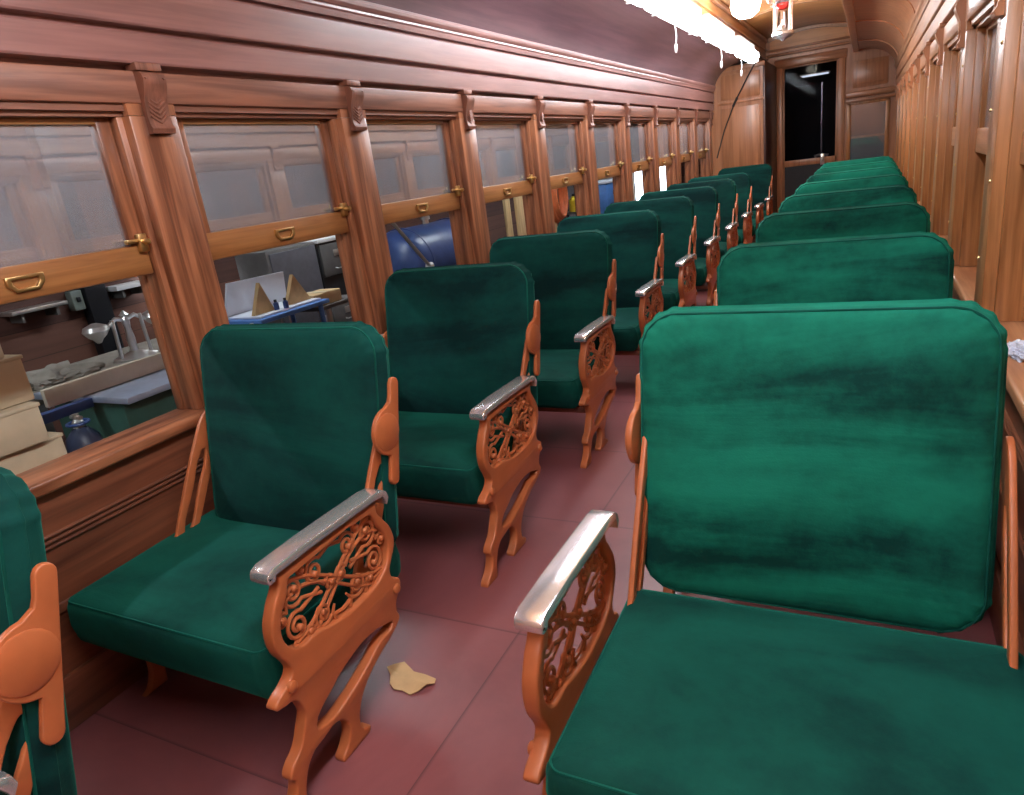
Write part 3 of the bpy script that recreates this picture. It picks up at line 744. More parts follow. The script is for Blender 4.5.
    def lever(x):
        a, b_ = Vector((-0.152, 0.640)), Vector((-0.400, 0.235))
        d = (b_ - a); ln = d.length; d.normalize(); n_ = Vector((-d.y, d.x))
        def q(s, t): p = a + d * s + n_ * t; return (p.x, p.y)
        o = [q(-.028, -.012), q(-.034, 0), q(-.028, .012), q(.0, .028), q(.05, .034), q(.26, .036), q(.36, .032), q(ln, .026), q(ln + .026, .012), q(ln + .03, 0), q(ln + .026, -.012), q(ln, -.026), q(.36, -.032), q(.26, -.036), q(.05, -.034), q(0, -.028)]
        h = [q(.085, 0), q(.10, .009), q(.20, .010), q(.32, .010), q(.335, 0), q(.32, -.010), q(.20, -.010), q(.10, -.009)]
        mb = plate2d(o, [h], 0.012, 0.003)
        mb.lathe([(0.016, -0.002), (0.014, 0.010), (0.008, 0.013)], (0.004, b_.x, b_.y), 14, 0)
        mb.v = [(p[0] + x, p[1], p[2]) for p in mb.v]
        return mb
    L['back_plate'] = (fin(plate(0.7255)), M['iron'], 35)
    L['lever'] = (fin(lever(0.704)), M['iron'], 35)
    L['lever.w'] = (fin(lever(0.074)), M['iron'], 35)
    # seat rails and wall side leg
    rl = MB().box(0.055, 0.722, -.590, -.560, 0.185, 0.216, 0.004); rl.box(0.055, 0.722, -.290, -.260, 0.185, 0.216, 0.004)
    rl.box(0.10, 0.13, -.58, -.27, 0.187, 0.214); rl.box(0.62, 0.65, -.58, -.27, 0.187, 0.214)
    L['seat_frame'] = (fin(rl), M['iron_dark'], 35)
    wl = plate2d([(-.60, .216, 1), (-.26, .216, 1), (-.30, .205), (-.37, .16), (-.41, .08), (-.39, .012), (-.37, 0, 1), (-.44, 0, 1), (-.45, .06), (-.47, .09), (-.49, .06), (-.50, 0, 1), (-.57, 0, 1), (-.55, .012), (-.53, .08), (-.54, .16), (-.58, .205)], [], 0.022, 0.004)
    wl.v = [(v[0] + 0.062, v[1], v[2]) for v in wl.v]
    L['wall_leg'] = (fin(wl), M['iron'], 35)
    return L
def meshes(mx):
    L = seat_parts(mx)
    return {k: mb.mesh(k.split('.')[0], mat, True, ang) for k, (mb, mat, ang) in L.items()}
PARENTS = {'piping': 'seat_cushion', 'piping.b': 'backrest', 'filigree': 'end_frame'}
def make_seat(me, name):
    root = empty(name, (0, 0, 0)); objs = {}
    for k in ('backrest', 'seat_cushion', 'piping', 'piping.b', 'end_frame', 'filigree', 'armrest', 'back_plate', 'lever', 'lever.w', 'seat_frame', 'wall_leg'):
        o = bpy.data.objects.new(k.split('.')[0], me[k]); COL.objects.link(o)
        o.parent = objs[PARENTS[k]] if k in PARENTS else root
        objs[k] = o
    objs['armrest']['label'] = 'polished nickel armrest'
    return root
ORD = ['first', 'second', 'third', 'fourth', 'fifth', 'sixth', 'seventh', 'eighth', 'ninth', 'tenth', 'eleventh']
# left row, k=0 is the one cut by the left edge of the photo
LL = ['green velvet seat cut by the left photo edge, its iron carrier plate facing the aisle',
      'large green velvet seat at left front, its scroll iron end and whole cushion in view',
      'green velvet seat next behind the left front one, below the window with wooden gables',
      'third whole green velvet seat from the front along the windows',
      'fourth whole green velvet seat from the front along the windows',
      'fifth whole green velvet seat from the front along the windows, beside the glaring white panes',
      'sixth whole green velvet seat from the front along the windows',
      'seventh whole green velvet seat from the front along the windows',
      'eighth green velvet seat along the windows, just before the seat that has no backrest',
      'window-side seat without any backrest, only cushion and iron end, second from the partition',
      'last green velvet seat on the window side, backed up to the far wooden partition']
ml = meshes(1)
protoL = make_seat(ml, 'walkover_seat')
for k in range(11):
    o = protoL if k == 0 else copy_tree(protoL)
    o.location = Vector((OX, (k - 1) * P + OY + (0.024 if k == 0 else 0.0), 0)) * S
    tag(o, LL[k], 'train seat', 'green velvet seats along the left windows')
    if k == 9:
        for ch in list(o.children):
            if ch.name.split('.')[0] in ('backrest', 'back_plate', 'lever'):
                for g in list(ch.children): bpy.data.objects.remove(g)
                bpy.data.objects.remove(ch)
RL = ['huge green velvet seat filling the right foreground, seat cushion and nickel armrest in full view',
      'right row seat directly behind the foreground seat, only its wide green back showing',
      'third green velvet seat from the camera in the right row',
      'fourth green velvet seat from the camera in the right row',
      'fifth green velvet seat from the camera in the right row',
      'sixth green velvet seat from the camera in the right row',
      'seventh green velvet seat from the camera in the right row, second from the end door',
      'rearmost green velvet seat of the right row, closest to the dark end door']
mr = meshes(-1)
protoR = make_seat(mr, 'walkover_seat')
for k in range(1, 9):
    o = protoR if k == 1 else copy_tree(protoR)
    o.location = Vector((2.06 - OX, (k - 1) * P + 0.06 + OY, 0)) * S
    tag(o, RL[k - 1], 'train seat', 'green velvet seats along the right wall')
for ch in protoR.children:                                          # the front cushion sits pulled forward on its rails
    if ch.name.startswith('seat_cushion'): ch.location = (-0.012 * S, -0.122 * S, -0.002 * S)

# ------------------------------------------------------------------ lights under the left deck beam
def shop_light(ya, yb, lab, side=0):
    t = empty('shop_light', (0.56 if side == 0 else XW - 0.56, (ya + yb) / 2, 2.0)); ln = yb - ya; m_ = 1 if side == 0 else -1
    h = MB().prism([(z, x * m_) for x, z in [(-0.030, 0.122), (-0.005, 0.122), (0.030, 0.134), (0.030, 0.186), (-0.020, 0.186), (-0.030, 0.180)]], 1, -ln / 2, ln / 2)
    h.build('hood', M['white'], t, smooth=False)
    d = MB().prism([(z, x * m_) for x, z in [(-0.030, 0.040), (-0.016, 0.010), (0.020, 0.002), (0.060, 0.020), (0.078, 0.060), (0.072, 0.100), (0.040, 0.128), (-0.004, 0.121), (-0.030, 0.121)]], 1, -ln / 2 + 0.01, ln / 2 - 0.01)
    d.build('diffuser', M['tube'] if side == 0 else M['tube_fill'], t, angle=60)
    for sy in (-1, 1):
        hb = MB().box(-0.026 * m_, 0.086 * m_, sy * ln * 0.36 - 0.01, sy * ln * 0.36 + 0.01, -0.003, 0.003).box(0.080 * m_, 0.088 * m_, sy * ln * 0.36 - 0.01, sy * ln * 0.36 + 0.01, 0.0, 0.10)
        hb.build('clip', M['silver'], t)
    tag(t, lab, 'shop light', 'fluorescent shop lights along the ceiling beams')
    return t
shop_light(-1.20, 0.20, 'unseen shop light added to brighten the foreground seat, under the right ceiling beam', 1)  # this and the next are added out of view as fill
shop_light(-2.65, -1.28, 'shop light added behind the camera as more fill, under the right ceiling beam', 1)
shop_light(1.45, 2.99, 'shop light under the left beam, next before the row seen in the photo')
shop_light(3.10, 4.55, 'largest glaring shop light at the top of the photo, nearest of the visible row')
shop_light(4.80, 6.10, 'middle glaring shop light of the visible row, between the largest and the farthest')
shop_light(6.40, 7.45, 'farthest white shop light, right above the top edge of the wooden partition')
# cords and pulls
def cord(name, pts, r, mat, lab, cat, grp=None):
    tag(MB().tube(pts, r, 8).build(name, mat), lab, cat, grp)

def cord(name, pts, r, mat, lab, cat, grp=None):
    tag(MB().tube(pts, r, 8).build(name, mat), lab, cat, grp)
def pull(x, y, z0, z1, lab):
    t = empty('pull_cord', (x, y, z0))
    MB().tube([(0, 0, 0), (0.004, 0.012, (z1 - z0) * 0.5), (0, 0.004, z1 - z0)], 0.004, 6).build('cord', M['white'], t)
    MB().lathe([(0.004, 0.012), (0.011, 0.004), (0.012, -0.03), (0.007, -0.045)], (0, 0.004, z1 - z0), 10).build('knob', M['white'], t)
    tag(t, lab, 'pull cord', 'white pull cords below the shop lights')
pull(0.555, 3.82, 1.998, 1.875, 'white pull cord hanging from the largest shop light')
pull(0.555, 5.55, 1.998, 1.885, 'white pull cord hanging from the middle shop light of the row')
pull(0.555, 6.70, 1.998, 1.880, 'thin white pull cord hanging from the farthest shop light')
t = empty('extension_cord', (0.535, YP - 0.03, 2.10))
MB().tube([(0, 0, 0), (-0.10, 0.0, -0.16), (-0.263, 0.0, -0.436), (-0.40, 0.004, -0.75), (-0.500, 0.008, -1.07)], 0.008, 8).build('cord', M['cord'], t)
MB().tube([(-0.235, 0, -0.39), (-0.29, 0, -0.49)], 0.015, 10).build('plug', M['cord'], t)
tag(t, 'thin black cord slanting down the front of the far wooden partition', 'cord')

# nickel oil lamp hanging in the clerestory
t = empty('hanging_lamp', (1.02, 6.08, 2.43))
MB().lathe([(0.010, 0.06), (0.055, 0.055), (0.060, 0.045), (0.020, 0.03), (0.013, 0.0), (0.013, -0.03)]).build('ceiling_plate', M['silver'], t)
MB().lathe([(0.013, -0.03), (0.06, -0.045), (0.085, -0.075), (0.075, -0.078), (0.05, -0.055), (0.013, -0.045)]).build('smoke_bell', M['chrome'], t)
MB().lathe([(0.010, -0.085), (0.045, -0.095), (0.050, -0.115), (0.035, -0.14), (0.012, -0.15)]).build('red_finial', M['redglass'], t)
MB().lathe([(0.030, -0.16), (0.036, -0.20), (0.042, -0.27), (0.034, -0.31), (0.032, -0.31), (0.040, -0.27), (0.034, -0.20), (0.028, -0.16)], caps=False).build('chimney', M['chimney'], t)
MB().lathe([(0.020, -0.305), (0.055, -0.315), (0.082, -0.335), (0.080, -0.355), (0.058, -0.378), (0.022, -0.392), (0.012, -0.404), (0.004, -0.408)]).build('fount', M['chrome'], t)
for k in range(4):
    a = PI / 4 + k * PI / 2; c_, s_ = math.cos(a), math.sin(a)
    MB().tube([(0.012 * c_, 0.012 * s_, -0.03), (0.05 * c_, 0.05 * s_, -0.05), (0.085 * c_, 0.085 * s_, -0.09), (0.078 * c_, 0.078 * s_, -0.14), (0.076 * c_, 0.076 * s_, -0.335)], 0.012, 8).build('arm', M['chrome'], t)
    MB().tube([(0.085 * c_, 0.085 * s_, -0.09), (0.13 * c_, 0.13 * s_, -0.085), (0.15 * c_, 0.15 * s_, -0.05), (0.135 * c_, 0.135 * s_, -0.03)], 0.006, 8).build('scroll', M['chrome'], t)
t.scale = (1.2, 1.2, 1.0)
tag(t, 'nickel hanging oil lamp with upright rods, under the arched orange ceiling', 'lamp')
t = empty('globe_lamp', (0.82, 5.2, 2.474))
MB().lathe([(0.01, 0.012), (0.05, 0.010), (0.045, -0.005), (0.012, -0.02), (0.012, -0.10)]).build('stem', M['silver'], t)
MB().lathe([(0.030, -0.09), (0.075, -0.12), (0.112, -0.18), (0.118, -0.23), (0.100, -0.285), (0.05, -0.32), (0.0, -0.327)]).build('globe', M['opal'], t)
MB().lathe([(0.030, -0.088), (0.045, -0.086), (0.050, -0.11), (0.030, -0.11)]).build('gallery', M['silver'], t)
tag(t, 'round white opal globe lamp beside the shop lights, at the top edge of the photo', 'lamp')

# torn cardboard on the aisle floor
sc_ = [(0.652, -0.269), (0.672, -0.262), (0.693, -0.244), (0.735, -0.262), (0.77, -0.262), (0.806, -0.267), (0.812, -0.284), (0.801, -0.299), (0.788, -0.322), (0.772, -0.337), (0.745, -0.330), (0.722, -0.334), (0.700, -0.322), (0.688, -0.300)]
b = MB(); n_ = len(sc_)
hz = lambda i: 0.002 + 0.010 * max(0, math.sin(i * 1.1)) ** 2
b.add([(0.735, -0.292, 0.004)] + [(x, y, hz(i)) for i, (x, y) in enumerate(sc_)] + [(0.735, -0.292, 0.0065)] + [(x, y, hz(i) + 0.0025) for i, (x, y) in enumerate(sc_)],
      [(0, 1 + (i + 1) % n_, 1 + i) for i in range(n_)] + [(n_ + 1, n_ + 2 + i, n_ + 2 + (i + 1) % n_) for i in range(n_)] + [(1 + i, 1 + (i + 1) % n_, n_ + 2 + (i + 1) % n_, n_ + 2 + i) for i in range(n_)])
tag(b.build('cardboard_scrap', M['card']), 'torn tan cardboard scrap lying on the maroon aisle floor', 'cardboard')
# crumpled plastic on the right sill
b = bmesh.new(); bmesh.ops.create_icosphere(b, subdivisions=4, radius=1)
rn = random.Random(4)
for v in b.verts:
    n = v.co.normalized()
    k = 1 + 0.16 * math.sin(9 * n.x + 4 * n.y) + 0.13 * math.sin(13 * n.y - 7 * n.z) + 0.08 * math.sin(23 * n.z + 11 * n.x)
    v.co = Vector((2.088 + n.x * 0.026 * k, 0.49 + n.y * 0.045 * k, max(0.644, 0.660 + n.z * 0.020 * k)))
tag(MB().bm(b).build('plastic_bag', M['rag']), 'crumpled bluish white plastic on the right window sill', 'plastic bag')

# ------------------------------------------------------------------ the workshop outside the windows
BX0, BX1, BY0, BY1, BZ0, BZ1 = -2.60, 4.2, -4.5, 13.0, -0.40, 3.20
struct(MB().box(BX0 - 0.1, BX1 + 0.1, BY0 - 0.1, BY1 + 0.1, BZ0 - 0.1, BZ0).build('floor_workshop', M['barnfloor']))
struct(MB().box(BX0 - 0.1, BX1 + 0.1, BY0 - 0.1, BY1 + 0.1, BZ1, BZ1 + 0.1).build('ceiling_workshop', M['barnceil']))
struct(MB().box(BX0 - 0.1, BX0, BY0, BY1, BZ0, BZ1).build('wall_workshop_left', M['barnwall']))
struct(MB().box(BX1, BX1 + 0.1, BY0, BY1, BZ0, BZ1).build('wall_workshop_right', M['barnwall']))
struct(MB().box(BX0, BX1, BY0 - 0.1, BY0, BZ0, BZ1).build('wall_workshop_back', M['barnwall']))
e = MB().box(BX0, -2.54, BY1, BY1 + 0.1, BZ0, BZ1); e.box(-1.62, BX1, BY1, BY1 + 0.1, BZ0, BZ1); e.box(-2.54, -1.62, BY1, BY1 + 0.1, 1.38, BZ1)
struct(e.build('wall_workshop_front', M['barnwall']))
d = MB().box(-2.59, -2.54, BY1 - 0.03, BY1 + 0.1, BZ0, 1.44, 0.005); d.box(-1.62, -1.56, BY1 - 0.03, BY1 + 0.1, BZ0, 1.44, 0.005); d.box(-2.59, -1.56, BY1 - 0.03, BY1 + 0.1, 1.38, 1.44, 0.005)
struct(d.build('door_2', M['fence']))
# raw boards nailed outside the right windows
struct(MB().box(2.21, 2.235, YB, YE, 0.40, 1.62).build('wall_right_boarding', planks('raw board cladding', (0.56, 0.38, 0.18), (0.70, 0.50, 0.27), 0.17, 2, 0.7, 1)))
for i, (x, y) in enumerate(((-1.2, -0.9), (-1.2, 2.0), (-0.9, 5.0), (-0.9, 7.6))):  # tubes added out of sight to brighten the workshop objects
    t = empty('workshop_fill_light', (x, y, 2.05))
    MB().box(-0.07, 0.07, -0.6, 0.6, 0.02, 0.07, 0.006).build('hood', M['white'], t); MB().tube([(0, -0.57, 0.0), (0, 0.57, 0.0)], 0.02, 12).build('tube', M['work_fill'], t)
    MB().box(-0.012, 0.012, -0.4, -0.38, 0.07, 1.15).box(-0.012, 0.012, 0.38, 0.4, 0.07, 1.15).build('hanger', M['silver'], t)
    tag(t, 'unseen tube light added to brighten the workshop, ' + ('behind the camera', 'level with the third window', 'level with the sixth window', 'nearest the bright doorway')[i], 'tube light', 'added tube lights of the workshop')

def carton(x0, x1, y0, y1, z0, z1, lab, rz=0.0):
    t = empty('cardboard_carton', ((x0 + x1) / 2, (y0 + y1) / 2, z0), rz)
    w, d, h = (x1 - x0) / 2, (y1 - y0) / 2, z1 - z0
    MB().box(-w, w, -d, d, 0, h, 0.006).build('box', M['cream'], t)
    MB().box(-w + 0.004, w + 0.004, -0.002, d + 0.004, h - 0.006, h + 0.006, 0.003).build('flap', M['cream'], t)
    MB().box(w - 0.001, w + 0.0015, -0.022, 0.022, h * 0.35, h).build('tape', M['card'], t)
    tag(t, lab, 'carton', 'cream cartons stacked outside the nearest window')
carton(-0.95, -0.50, -0.80, -0.22, -0.40, 0.14, 'bottom carton of the stack outside the nearest left window')
carton(-0.93, -0.52, -0.78, -0.245, 0.148, 0.590, 'tall cream carton in the stack outside the nearest window, second from the bottom', 0.04)
carton(-0.93, -0.50, -0.77, -0.285, 0.598, 0.715, 'flat cream carton in the stack at the left photo edge, third from the bottom', -0.03)
carton(-0.93, -0.53, -0.78, -0.275, 0.723, 0.860, 'cream carton at the left photo edge, second from the top of the stack', 0.03)
carton(-0.93, -0.55, -0.80, -0.300, 0.868, 1.010, 'topmost cream carton of the stack at the left photo edge', -0.05)

# table saw with its beige fence
t = empty('table_saw', (-0.95, 0.52, BZ0))
zb = -BZ0
c = MB().box(-0.26, 0.20, -0.40, 0.42, 0.0, zb + 0.56, 0.012); c.build('cabinet', M['mgreen'], t)
MB().lathe([(0.012, 0), (0.016, 0.012), (0.010, 0.02)], (0.20, 0.02, zb + 0.48), 12, 0).build('knob', M['chrome'], t)
MB().box(-0.34, 0.27, -0.42, 0.47, zb + 0.562, zb + 0.588, 0.004).build('table_top', M['steel'], t)
MB().box(0.005, 0.030, -0.56, 0.46, zb + 0.590, zb + 0.660, 0.004, mat=Matrix.Rotation(-0.02, 4, 'Z')).build('fence', M['fence'], t)
MB().box(0.02, 0.06, -0.68, -0.42, zb + 0.548, zb + 0.585, 0.004).build('guide_rail', M['mblue'], t)
tag(t, 'green table saw with steel top and beige fence outside the nearest window', 'table saw')
t = empty('gas_cylinder', (-0.82, -0.02, BZ0))
MB().lathe([(0.058, 0), (0.064, 0.02), (0.064, zb + 0.43), (0.056, zb + 0.475), (0.030, zb + 0.505), (0.020, zb + 0.515)]).build('body', M['dkblue'], t)
MB().lathe([(0.020, zb + 0.51), (0.020, zb + 0.535), (0.012, zb + 0.545), (0.012, zb + 0.565)]).tube([(-0.03, 0, zb + 0.552), (0.03, 0, zb + 0.552)], 0.008, 8).build('valve', M['silver'], t)
MB().tube([(0.036 * math.cos(a), 0.036 * math.sin(a), zb + 0.53) for a in [i * PI / 8 for i in range(17)]], 0.006, 8).build('collar', M['mblue'], t)
tag(t, 'steel blue gas cylinder between the cartons and the table saw', 'gas cylinder')
# bench with a dismantled silver lamp
t = empty('workbench', (-1.54, 0.72, BZ0))
MB().box(-0.23, 0.23, -0.65, 0.65, zb + 0.53, zb + 0.575, 0.005).build('bench_top', M['heap'], t)
for sx in (-.2, .2):
    for sy in (-.6, .6): MB().box(sx - .03, sx + .03, sy - .03, sy + .03, 0, zb + 0.53, 0.004).build('leg', M['grey'], t)
tag(t, 'low workbench behind the table saw, carrying the silver lamp', 'workbench')
b = bmesh.new(); bmesh.ops.create_icosphere(b, subdivisions=4, radius=1)
for v in b.verts:
    n = v.co.normalized(); k = 1 + 0.15 * math.sin(7 * n.y + 5 * n.x) + 0.12 * math.sin(15 * n.y - 4 * n.x) + 0.06 * math.sin(27 * n.y)
    v.co = Vector((-1.47 + n.x * 0.11 * k, 0.28 + n.y * 0.19 * k, max(0.577, 0.585 + n.z * 0.055 * k)))
tag(MB().bm(b).build('dust_sheet', M['heap']), 'heap of grey dust sheet on the workbench beside the silver lamp', 'dust sheet')
t = empty('silver_lamp', (-1.40, 0.66, 0.575))
MB().lathe([(0.10, 0), (0.10, 0.012), (0.075, 0.02), (0.05, 0.028), (0.022, 0.04)]).build('base', M['silver'], t)
MB().lathe([(0.016, 0.03), (0.020, 0.10), (0.014, 0.15), (0.020, 0.19), (0.012, 0.205), (0.022, 0.215), (0.004, 0.235)]).build('column', M['silver'], t)
for sy in (-0.075, 0.075):
    MB().tube([(0.01, sy * 1.05, 0.02), (0.01, sy, 0.12), (0.01, sy * 0.97, 0.205)], 0.009, 8).build('rod', M['silver'], t)
for sy in (-1, 1):
    MB().tube([(0, 0, 0.19), (0, sy * 0.05, 0.205), (0, sy * 0.10, 0.175), (0, sy * 0.145, 0.185)], 0.010, 8).build('arm', M['silver'], t)
    MB().lathe([(0.014, 0.21), (0.050, 0.195), (0.058, 0.175), (0.040, 0.15), (0.022, 0.135), (0.010, 0.118), (0.0, 0.115)], (0, sy * 0.155, 0), 20).build('cup', M['silver'], t)
tag(t, 'dismantled silver lamp with two cups on the workbench outside the nearest window', 'lamp')
# things on the workshop wall
t = empty('wall_shelf', (-2.60, 0.885, 0.79)); MB().box(0, 0.14, -0.16, 0.16, 0.0, 0.022, 0.003).build('board', M['silver'], t)
for sy in (-.1, .1): MB().box(0.0, 0.12, sy - .008, sy + .008, -0.05, 0.0).build('bracket', M['grey'], t)
tag(t, 'grey shelf board on the brown workshop wall above the cartons', 'shelf')
t = empty('wall_shelf', (-2.60, 1.485, 0.80)); MB().box(0, 0.14, -0.12, 0.12, 0.0, 0.03, 0.003).build('board', M['white'], t)
for sy in (-.07, .07): MB().box(0.0, 0.12, sy - .008, sy + .008, -0.05, 0.0).build('bracket', M['grey'], t)
tag(t, 'short white shelf on the workshop wall, left of the glaring small bulb', 'shelf')
t = empty('switch_box', (-2.60, 1.155, 0.73)); MB().box(0, 0.06, -0.035, 0.035, 0, 0.12, 0.006).build('case', M['gcase'], t); MB().box(0.06, 0.075, -0.01, 0.01, 0.05, 0.08, 0.002).build('toggle', M['mblack'], t)
tag(t, 'small grey switch box on the workshop wall beside the black upright', 'switch box')
tag(MB().box(-2.60, -2.52, 1.20, 1.34, BZ0, BZ1, 0.006).build('timber_upright', M['mblack']), 'black upright timber on the workshop wall behind the silver lamp', 'timber')
t = empty('wall_bulb', (-2.60, 1.70, 0.80)); MB().lathe([(0.04, 0), (0.04, 0.02), (0.02, 0.03), (0.02, 0.06)], (0, 0, 0), 16, 0).build('socket', M['white'], t)
b = bmesh.new(); bmesh.ops.create_uvsphere(b, u_segments=16, v_segments=10, radius=0.045)
for v in b.verts: v.co += Vector((0.095, 0, 0))
MB().bm(b).build('bulb', M['lampglow'], t)
tag(t, 'glaring small bulb on the workshop wall, seen beside the first window post', 'bulb')
t = empty('conduit', (-2.58, 1.84, BZ0)); MB().tube([(0, 0, 0), (0, 0, zb + 0.76)], 0.018, 10).build('pipe', M['silver'], t)
for z in (0.3, 0.8, 1.1): MB().box(-0.02, 0.022, -0.035, 0.035, z, z + 0.02, 0.003).build('clamp', M['grey'], t)
tag(t, 'silver conduit pipe on the workshop wall right of the bulb', 'pipe')
t = empty('junction_box', (-2.60, 2.63, 0.745)); MB().box(0, 0.07, -0.09, 0.09, 0, 0.10, 0.006).build('case', M['gcase'], t); MB().box(0.07, 0.078, -0.08, 0.08, 0.01, 0.09, 0.003).build('cover', M['gcase'], t)
MB().tube([(0.03, 0, 0), (0.03, 0, -0.9)], 0.012, 8).build('pipe', M['grey'], t)
tag(t, 'grey green junction box on the workshop wall above the wooden gables', 'junction box')

# blue stand with the white board and two wooden gables
t = empty('blue_stand', (-1.12, 1.36, BZ0))
MB().box(-0.17, 0.14, -0.27, 0.26, zb + 0.625, zb + 0.648, 0.004).build('stand_top', M['ltblue'], t)
for sx in (-.13, .10):
    for sy in (-.23, .22): MB().tube([(sx, sy, 0), (sx, sy, zb + 0.626)], 0.014, 8).build('leg', M['ltblue'], t)
MB().box(-0.12, 0.09, -0.2, 0.2, zb + 0.50, zb + 0.515, 0.003).build('tray', M['ltblue'], t)
tag(t, 'light blue stand outside the second window, under the white board with gables', 'stand')
t = empty('gable_model', (-1.12, 1.36, 0.649))
MB().add([(-0.15, -0.235, 0), (-0.15, 0.225, 0), (-0.12, 0.215, 0.175), (-0.12, -0.195, 0.185), (-0.165, -0.235, 0), (-0.165, 0.225, 0), (-0.135, 0.215, 0.175), (-0.135, -0.195, 0.185)],
         [(0, 1, 2, 3), (7, 6, 5, 4), (0, 4, 5, 1), (1, 5, 6, 2), (2, 6, 7, 3), (3, 7, 4, 0)]).build('back_board', M['wbox'], t, smooth=False)
MB().box(-0.15, 0.10, -0.235, 0.235, 0.0, 0.010, 0.002).build('base_board', M['wbox'], t)
MB().prism([(-0.215, 0.011), (-0.070, 0.011), (-0.135, 0.170)], 0, 0.02, 0.045).build('gable', M['gable'], t, smooth=False)
MB().prism([(0.025, 0.011), (0.215, 0.011), (0.115, 0.168)], 0, 0.02, 0.045).build('gable', M['gable'], t, smooth=False)
tag(t, 'white board model with two tan triangular gables on the light blue stand', 'model')
for i, (dy, dx) in enumerate(((-0.035, 0.0), (0.005, 0.03))):
    t = empty('spray_can', (-1.06 + dx, 1.325 + dy, 0.660)); MB().lathe([(0.014, 0), (0.014, 0.035), (0.008, 0.042)]).build('can', M['mblue'], t); MB().lathe([(0.008, 0.042), (0.008, 0.055)]).build('cap', M['mblack'], t)
    tag(t, 'tiny dark blue can between the two tan gables, ' + ('left one', 'right one')[i], 'can', 'tiny cans between the gables')
# bench with a carton, cabinets behind
t = empty('metal_table', (-1.22, 1.80, BZ0)); MB().box(-0.15, 0.15, -0.17, 0.22, zb + 0.57, zb + 0.595, 0.004).build('table_top', M['grey'], t)
for sx in (-.12, .12):
    for sy in (-.14, .19): MB().box(sx - .012, sx + .012, sy - .012, sy + .012, 0, zb + 0.571).build('leg', M['silver'], t)
tag(t, 'small grey metal table right of the blue stand, under a flat tan carton', 'table')
t = empty('flat_carton', (-1.17, 1.74, 0.5955)); MB().box(-0.08, 0.08, -0.115, 0.115, 0, 0.070, 0.004).build('box', M['card'], t); MB().box(-0.082, 0.082, -0.02, 0.02, 0.069, 0.0725).build('tape', M['cream'], t)
tag(t, 'flat tan carton on the grey metal table beside the white board model', 'carton')
t = empty('steel_locker', (-1.75, 2.07, BZ0)); MB().box(-0.14, 0.14, -0.24, 0.22, 0, zb + 0.92, 0.01).build('body', M['grey'], t); MB().box(0.14, 0.152, -0.22, 0.20, 0.04, zb + 0.90, 0.004).build('door', plain('dull sheet steel', (0.16, 0.17, 0.20), rough=0.35, metal=0.6), t)
MB().box(0.152, 0.165, 0.14, 0.16, zb + 0.3, zb + 0.42, 0.003).build('handle', M['silver'], t)
tag(t, 'dull sheet steel locker outside the second window, behind the white board', 'locker')
t = empty('drawer_cabinet', (-1.75, 2.48, BZ0)); MB().box(-0.14, 0.13, -0.17, 0.17, 0, zb + 0.92, 0.008).build('body', M['mblack'], t)
MB().box(-0.145, 0.15, -0.175, 0.175, zb + 0.90, zb + 0.925, 0.003).build('top', M['white'], t)
for z0, z1 in ((0.665, 0.885), (0.30, 0.475), (0.08, 0.27)):
    f = MB().box(0.13, 0.150, -0.16, 0.16, zb + z0, zb + z1, 0.005).build('drawer', M['grey'], t)
    MB().box(0.150, 0.156, -0.035, 0.035, zb + z1 - 0.09, zb + z1 - 0.045, 0.002).build('card_holder', M['silver'], f)
    MB().tube([(0.150, -0.04, zb + z0 + 0.05), (0.168, -0.035, zb + z0 + 0.045), (0.168, 0.035, zb + z0 + 0.045), (0.150, 0.04, zb + z0 + 0.05)], 0.005, 8).build('pull', M['silver'], f)
tag(t, 'black cabinet with grey drawers outside the second window, right of the locker', 'cabinet')

# blue tank and leaning pole
t = empty('blue_tank', (-1.75, 3.85, BZ0)); zt = zb + 0.56; rT = 0.30
MB().lathe([(0.0, -0.62), (0.12, -0.61), (0.22, -0.57), (0.285, -0.50), (rT, -0.42), (rT, 0.50), (0.285, 0.58), (0.22, 0.65), (0.0, 0.70)], (0, 0, zt), 40, 1, caps=False).build('shell', M['mblue'], t)
for y in (-0.36, 0.40):
    MB().lathe([(rT + 0.002, -0.02), (rT + 0.010, -0.015), (rT + 0.010, 0.015), (rT + 0.002, 0.02)], (0, y, zt), 40, 1, caps=False).build('band', M['mblue'], t)
    MB().prism([(-0.02, 0.0), (0.02, 0.0), (0.02, zt - 0.22), (-0.02, zt - 0.22)], 0, -0.2, 0.2).xform(Matrix.Translation((0, y, 0))).build('foot', M['mblack'], t)
MB().box(0.285, 0.302, 0.30, 0.44, zt + 0.03, zt + 0.06, 0.003).build('plate', M['white'], t)
MB().lathe([(0.03, 0.28), (0.03, 0.33), (0.045, 0.335), (0.045, 0.36), (0.02, 0.37)], (0, 0.05, zt), 16).build('valve', M['silver'], t)
tag(t, 'large steel blue tank lying outside the third window', 'tank')
t = empty('metal_pole', (-1.0, 3.78, BZ0 + 0.02)); MB().tube([(0, 0, 0), (0, -1.50, 1.46)], 0.013, 10).build('tube', M['silver'], t); MB().lathe([(0.026, -0.02), (0.026, 0.02)], (0, -1.05, 1.022), 12, 1).build('collar', M['white'], t)
tag(t, 'thin silver pole leaning across the third window in front of the blue tank', 'pole')
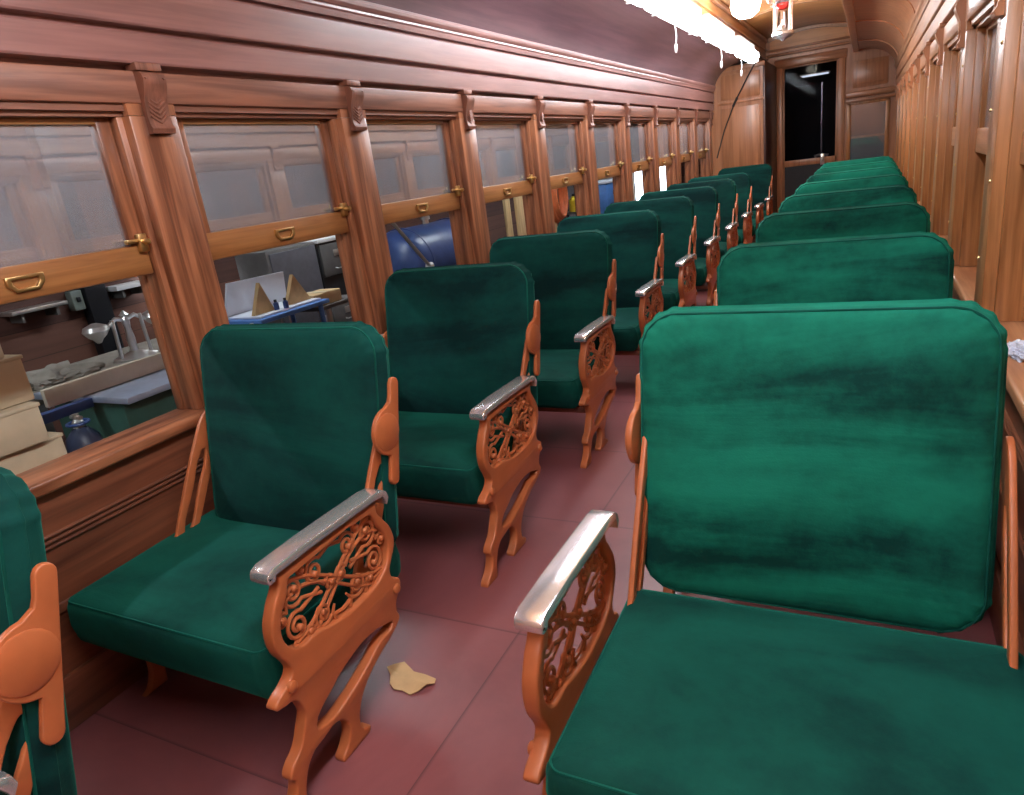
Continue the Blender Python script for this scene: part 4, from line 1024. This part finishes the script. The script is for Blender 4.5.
# raw boards standing outside the fourth window, coloured things further on
for i, (y, w_, h_, x) in enumerate(((5.08, 0.11, 1.36, -1.52), (5.26, 0.20, 1.40, -1.46), (5.50, 0.18, 1.38, -1.50))):
    tag(MB().box(x - 0.015, x + 0.015, y - w_ / 2, y + w_ / 2, BZ0, BZ0 + h_, 0.003).build('lumber_board', M['lumber']), ('narrow', 'widest', 'right hand')[i] + ' raw lumber board standing outside the fourth window', 'board', 'raw boards standing in the workshop')
tag(MB().box(-1.67, -1.632, 6.15, 6.62, BZ0, 1.75, 0.004).build('plywood_sheet', M['lumber']), 'tall pale plywood sheet outside the fifth window behind the orange hose', 'plywood')
t = empty('hose_coil', (-1.50, 6.42, 0.86))
for k in range(4):
    MB().tube([((k - 1.5) * 0.028, (0.15 + 0.014 * (k % 2)) * math.cos(a), (0.30 - 0.02 * k) * math.sin(a)) for a in [i * PI / 16 for i in range(33)]], 0.018, 8).build('loop', M['hose'], t)
MB().tube([(-0.1325, 0, 0.285), (0.06, 0, 0.285)], 0.015, 8).build('hook', M['silver'], t)
tag(t, 'orange hose coil hanging outside the fifth window', 'hose')
t = empty('tall_rack', (-1.55, 6.95, BZ0)); MB().box(-0.13, 0.13, -0.16, 0.16, zb + 0.60, zb + 0.625, 0.003).build('shelf', M['grey'], t)
for sx in (-.12, .12):
    for sy in (-.15, .15): MB().box(sx - .012, sx + .012, sy - .012, sy + .012, 0, zb + 1.3).build('post', M['mblack'], t)
tag(t, 'black open rack outside the fifth window, holding a yellow bottle', 'rack')
t = empty('yellow_bottle', (-1.50, 6.92, 0.6255)); MB().lathe([(0.06, 0), (0.068, 0.01), (0.068, 0.14), (0.035, 0.18), (0.02, 0.19)]).build('body', M['yellow'], t); MB().lathe([(0.024, 0.188), (0.024, 0.22)]).build('cap', M['mblack'], t)
tag(t, 'yellow plastic bottle on the black rack outside the fifth window', 'bottle')
for i in range(3):
    z0 = BZ0 + i * 0.44
    t = empty('blue_crate', (-1.62, 8.30, z0)); MB().box(-0.2, 0.2, -0.36, 0.36, 0, 0.40, 0.012).build('body', M['ltblue'] if i != 1 else M['wbox'], t); MB().box(-0.21, 0.21, -0.37, 0.37, 0.40, 0.435, 0.006).build('lid', M['wbox'], t)
    MB().box(0.2, 0.212, -0.08, 0.08, 0.24, 0.30, 0.004).build('grip', M['mblack'], t)
    tag(t, ('bottom', 'middle', 'top')[i] + ' crate of the blue and white pile outside the sixth window', 'crate', 'crates outside the sixth window')

# ------------------------------------------------------------------ camera and render settings
cam = bpy.data.cameras.new('camera'); co = bpy.data.objects.new('camera', cam); COL.objects.link(co)
F = 687.95; yaw, pitch, roll = 0.4945, -0.316, -0.1317
cam.sensor_fit = 'HORIZONTAL'; cam.sensor_width = 36; cam.lens = F / 1024 * 36; cam.clip_start = 0.02; cam.clip_end = 200
fw = Vector((-math.sin(yaw) * math.cos(pitch), math.cos(yaw) * math.cos(pitch), math.sin(pitch)))
r0 = Vector((math.cos(yaw), math.sin(yaw), 0)); u0 = r0.cross(fw)
rr_ = r0 * math.cos(roll) + u0 * math.sin(roll); uu = u0 * math.cos(roll) - r0 * math.sin(roll)
mat = Matrix((( rr_.x, uu.x, -fw.x), (rr_.y, uu.y, -fw.y), (rr_.z, uu.z, -fw.z))).to_4x4()
mat.translation = Vector((1.7543, -1.4184, 1.208)) * S
co.matrix_world = mat
scene.camera = co
w = bpy.data.worlds.new('World'); scene.world = w; w.use_nodes = True
w.node_tree.nodes['Background'].inputs[0].default_value = (0.75, 0.85, 1.0, 1)
w.node_tree.nodes['Background'].inputs[1].default_value = 6.0   # hazy white daylight outside the workshop
w.cycles.sampling_method = 'NONE'
scene.view_settings.view_transform = 'Standard'; scene.view_settings.look = 'None'
scene.view_settings.exposure = 0.18; scene.view_settings.gamma = 1.0
scene.view_settings.use_curve_mapping = False
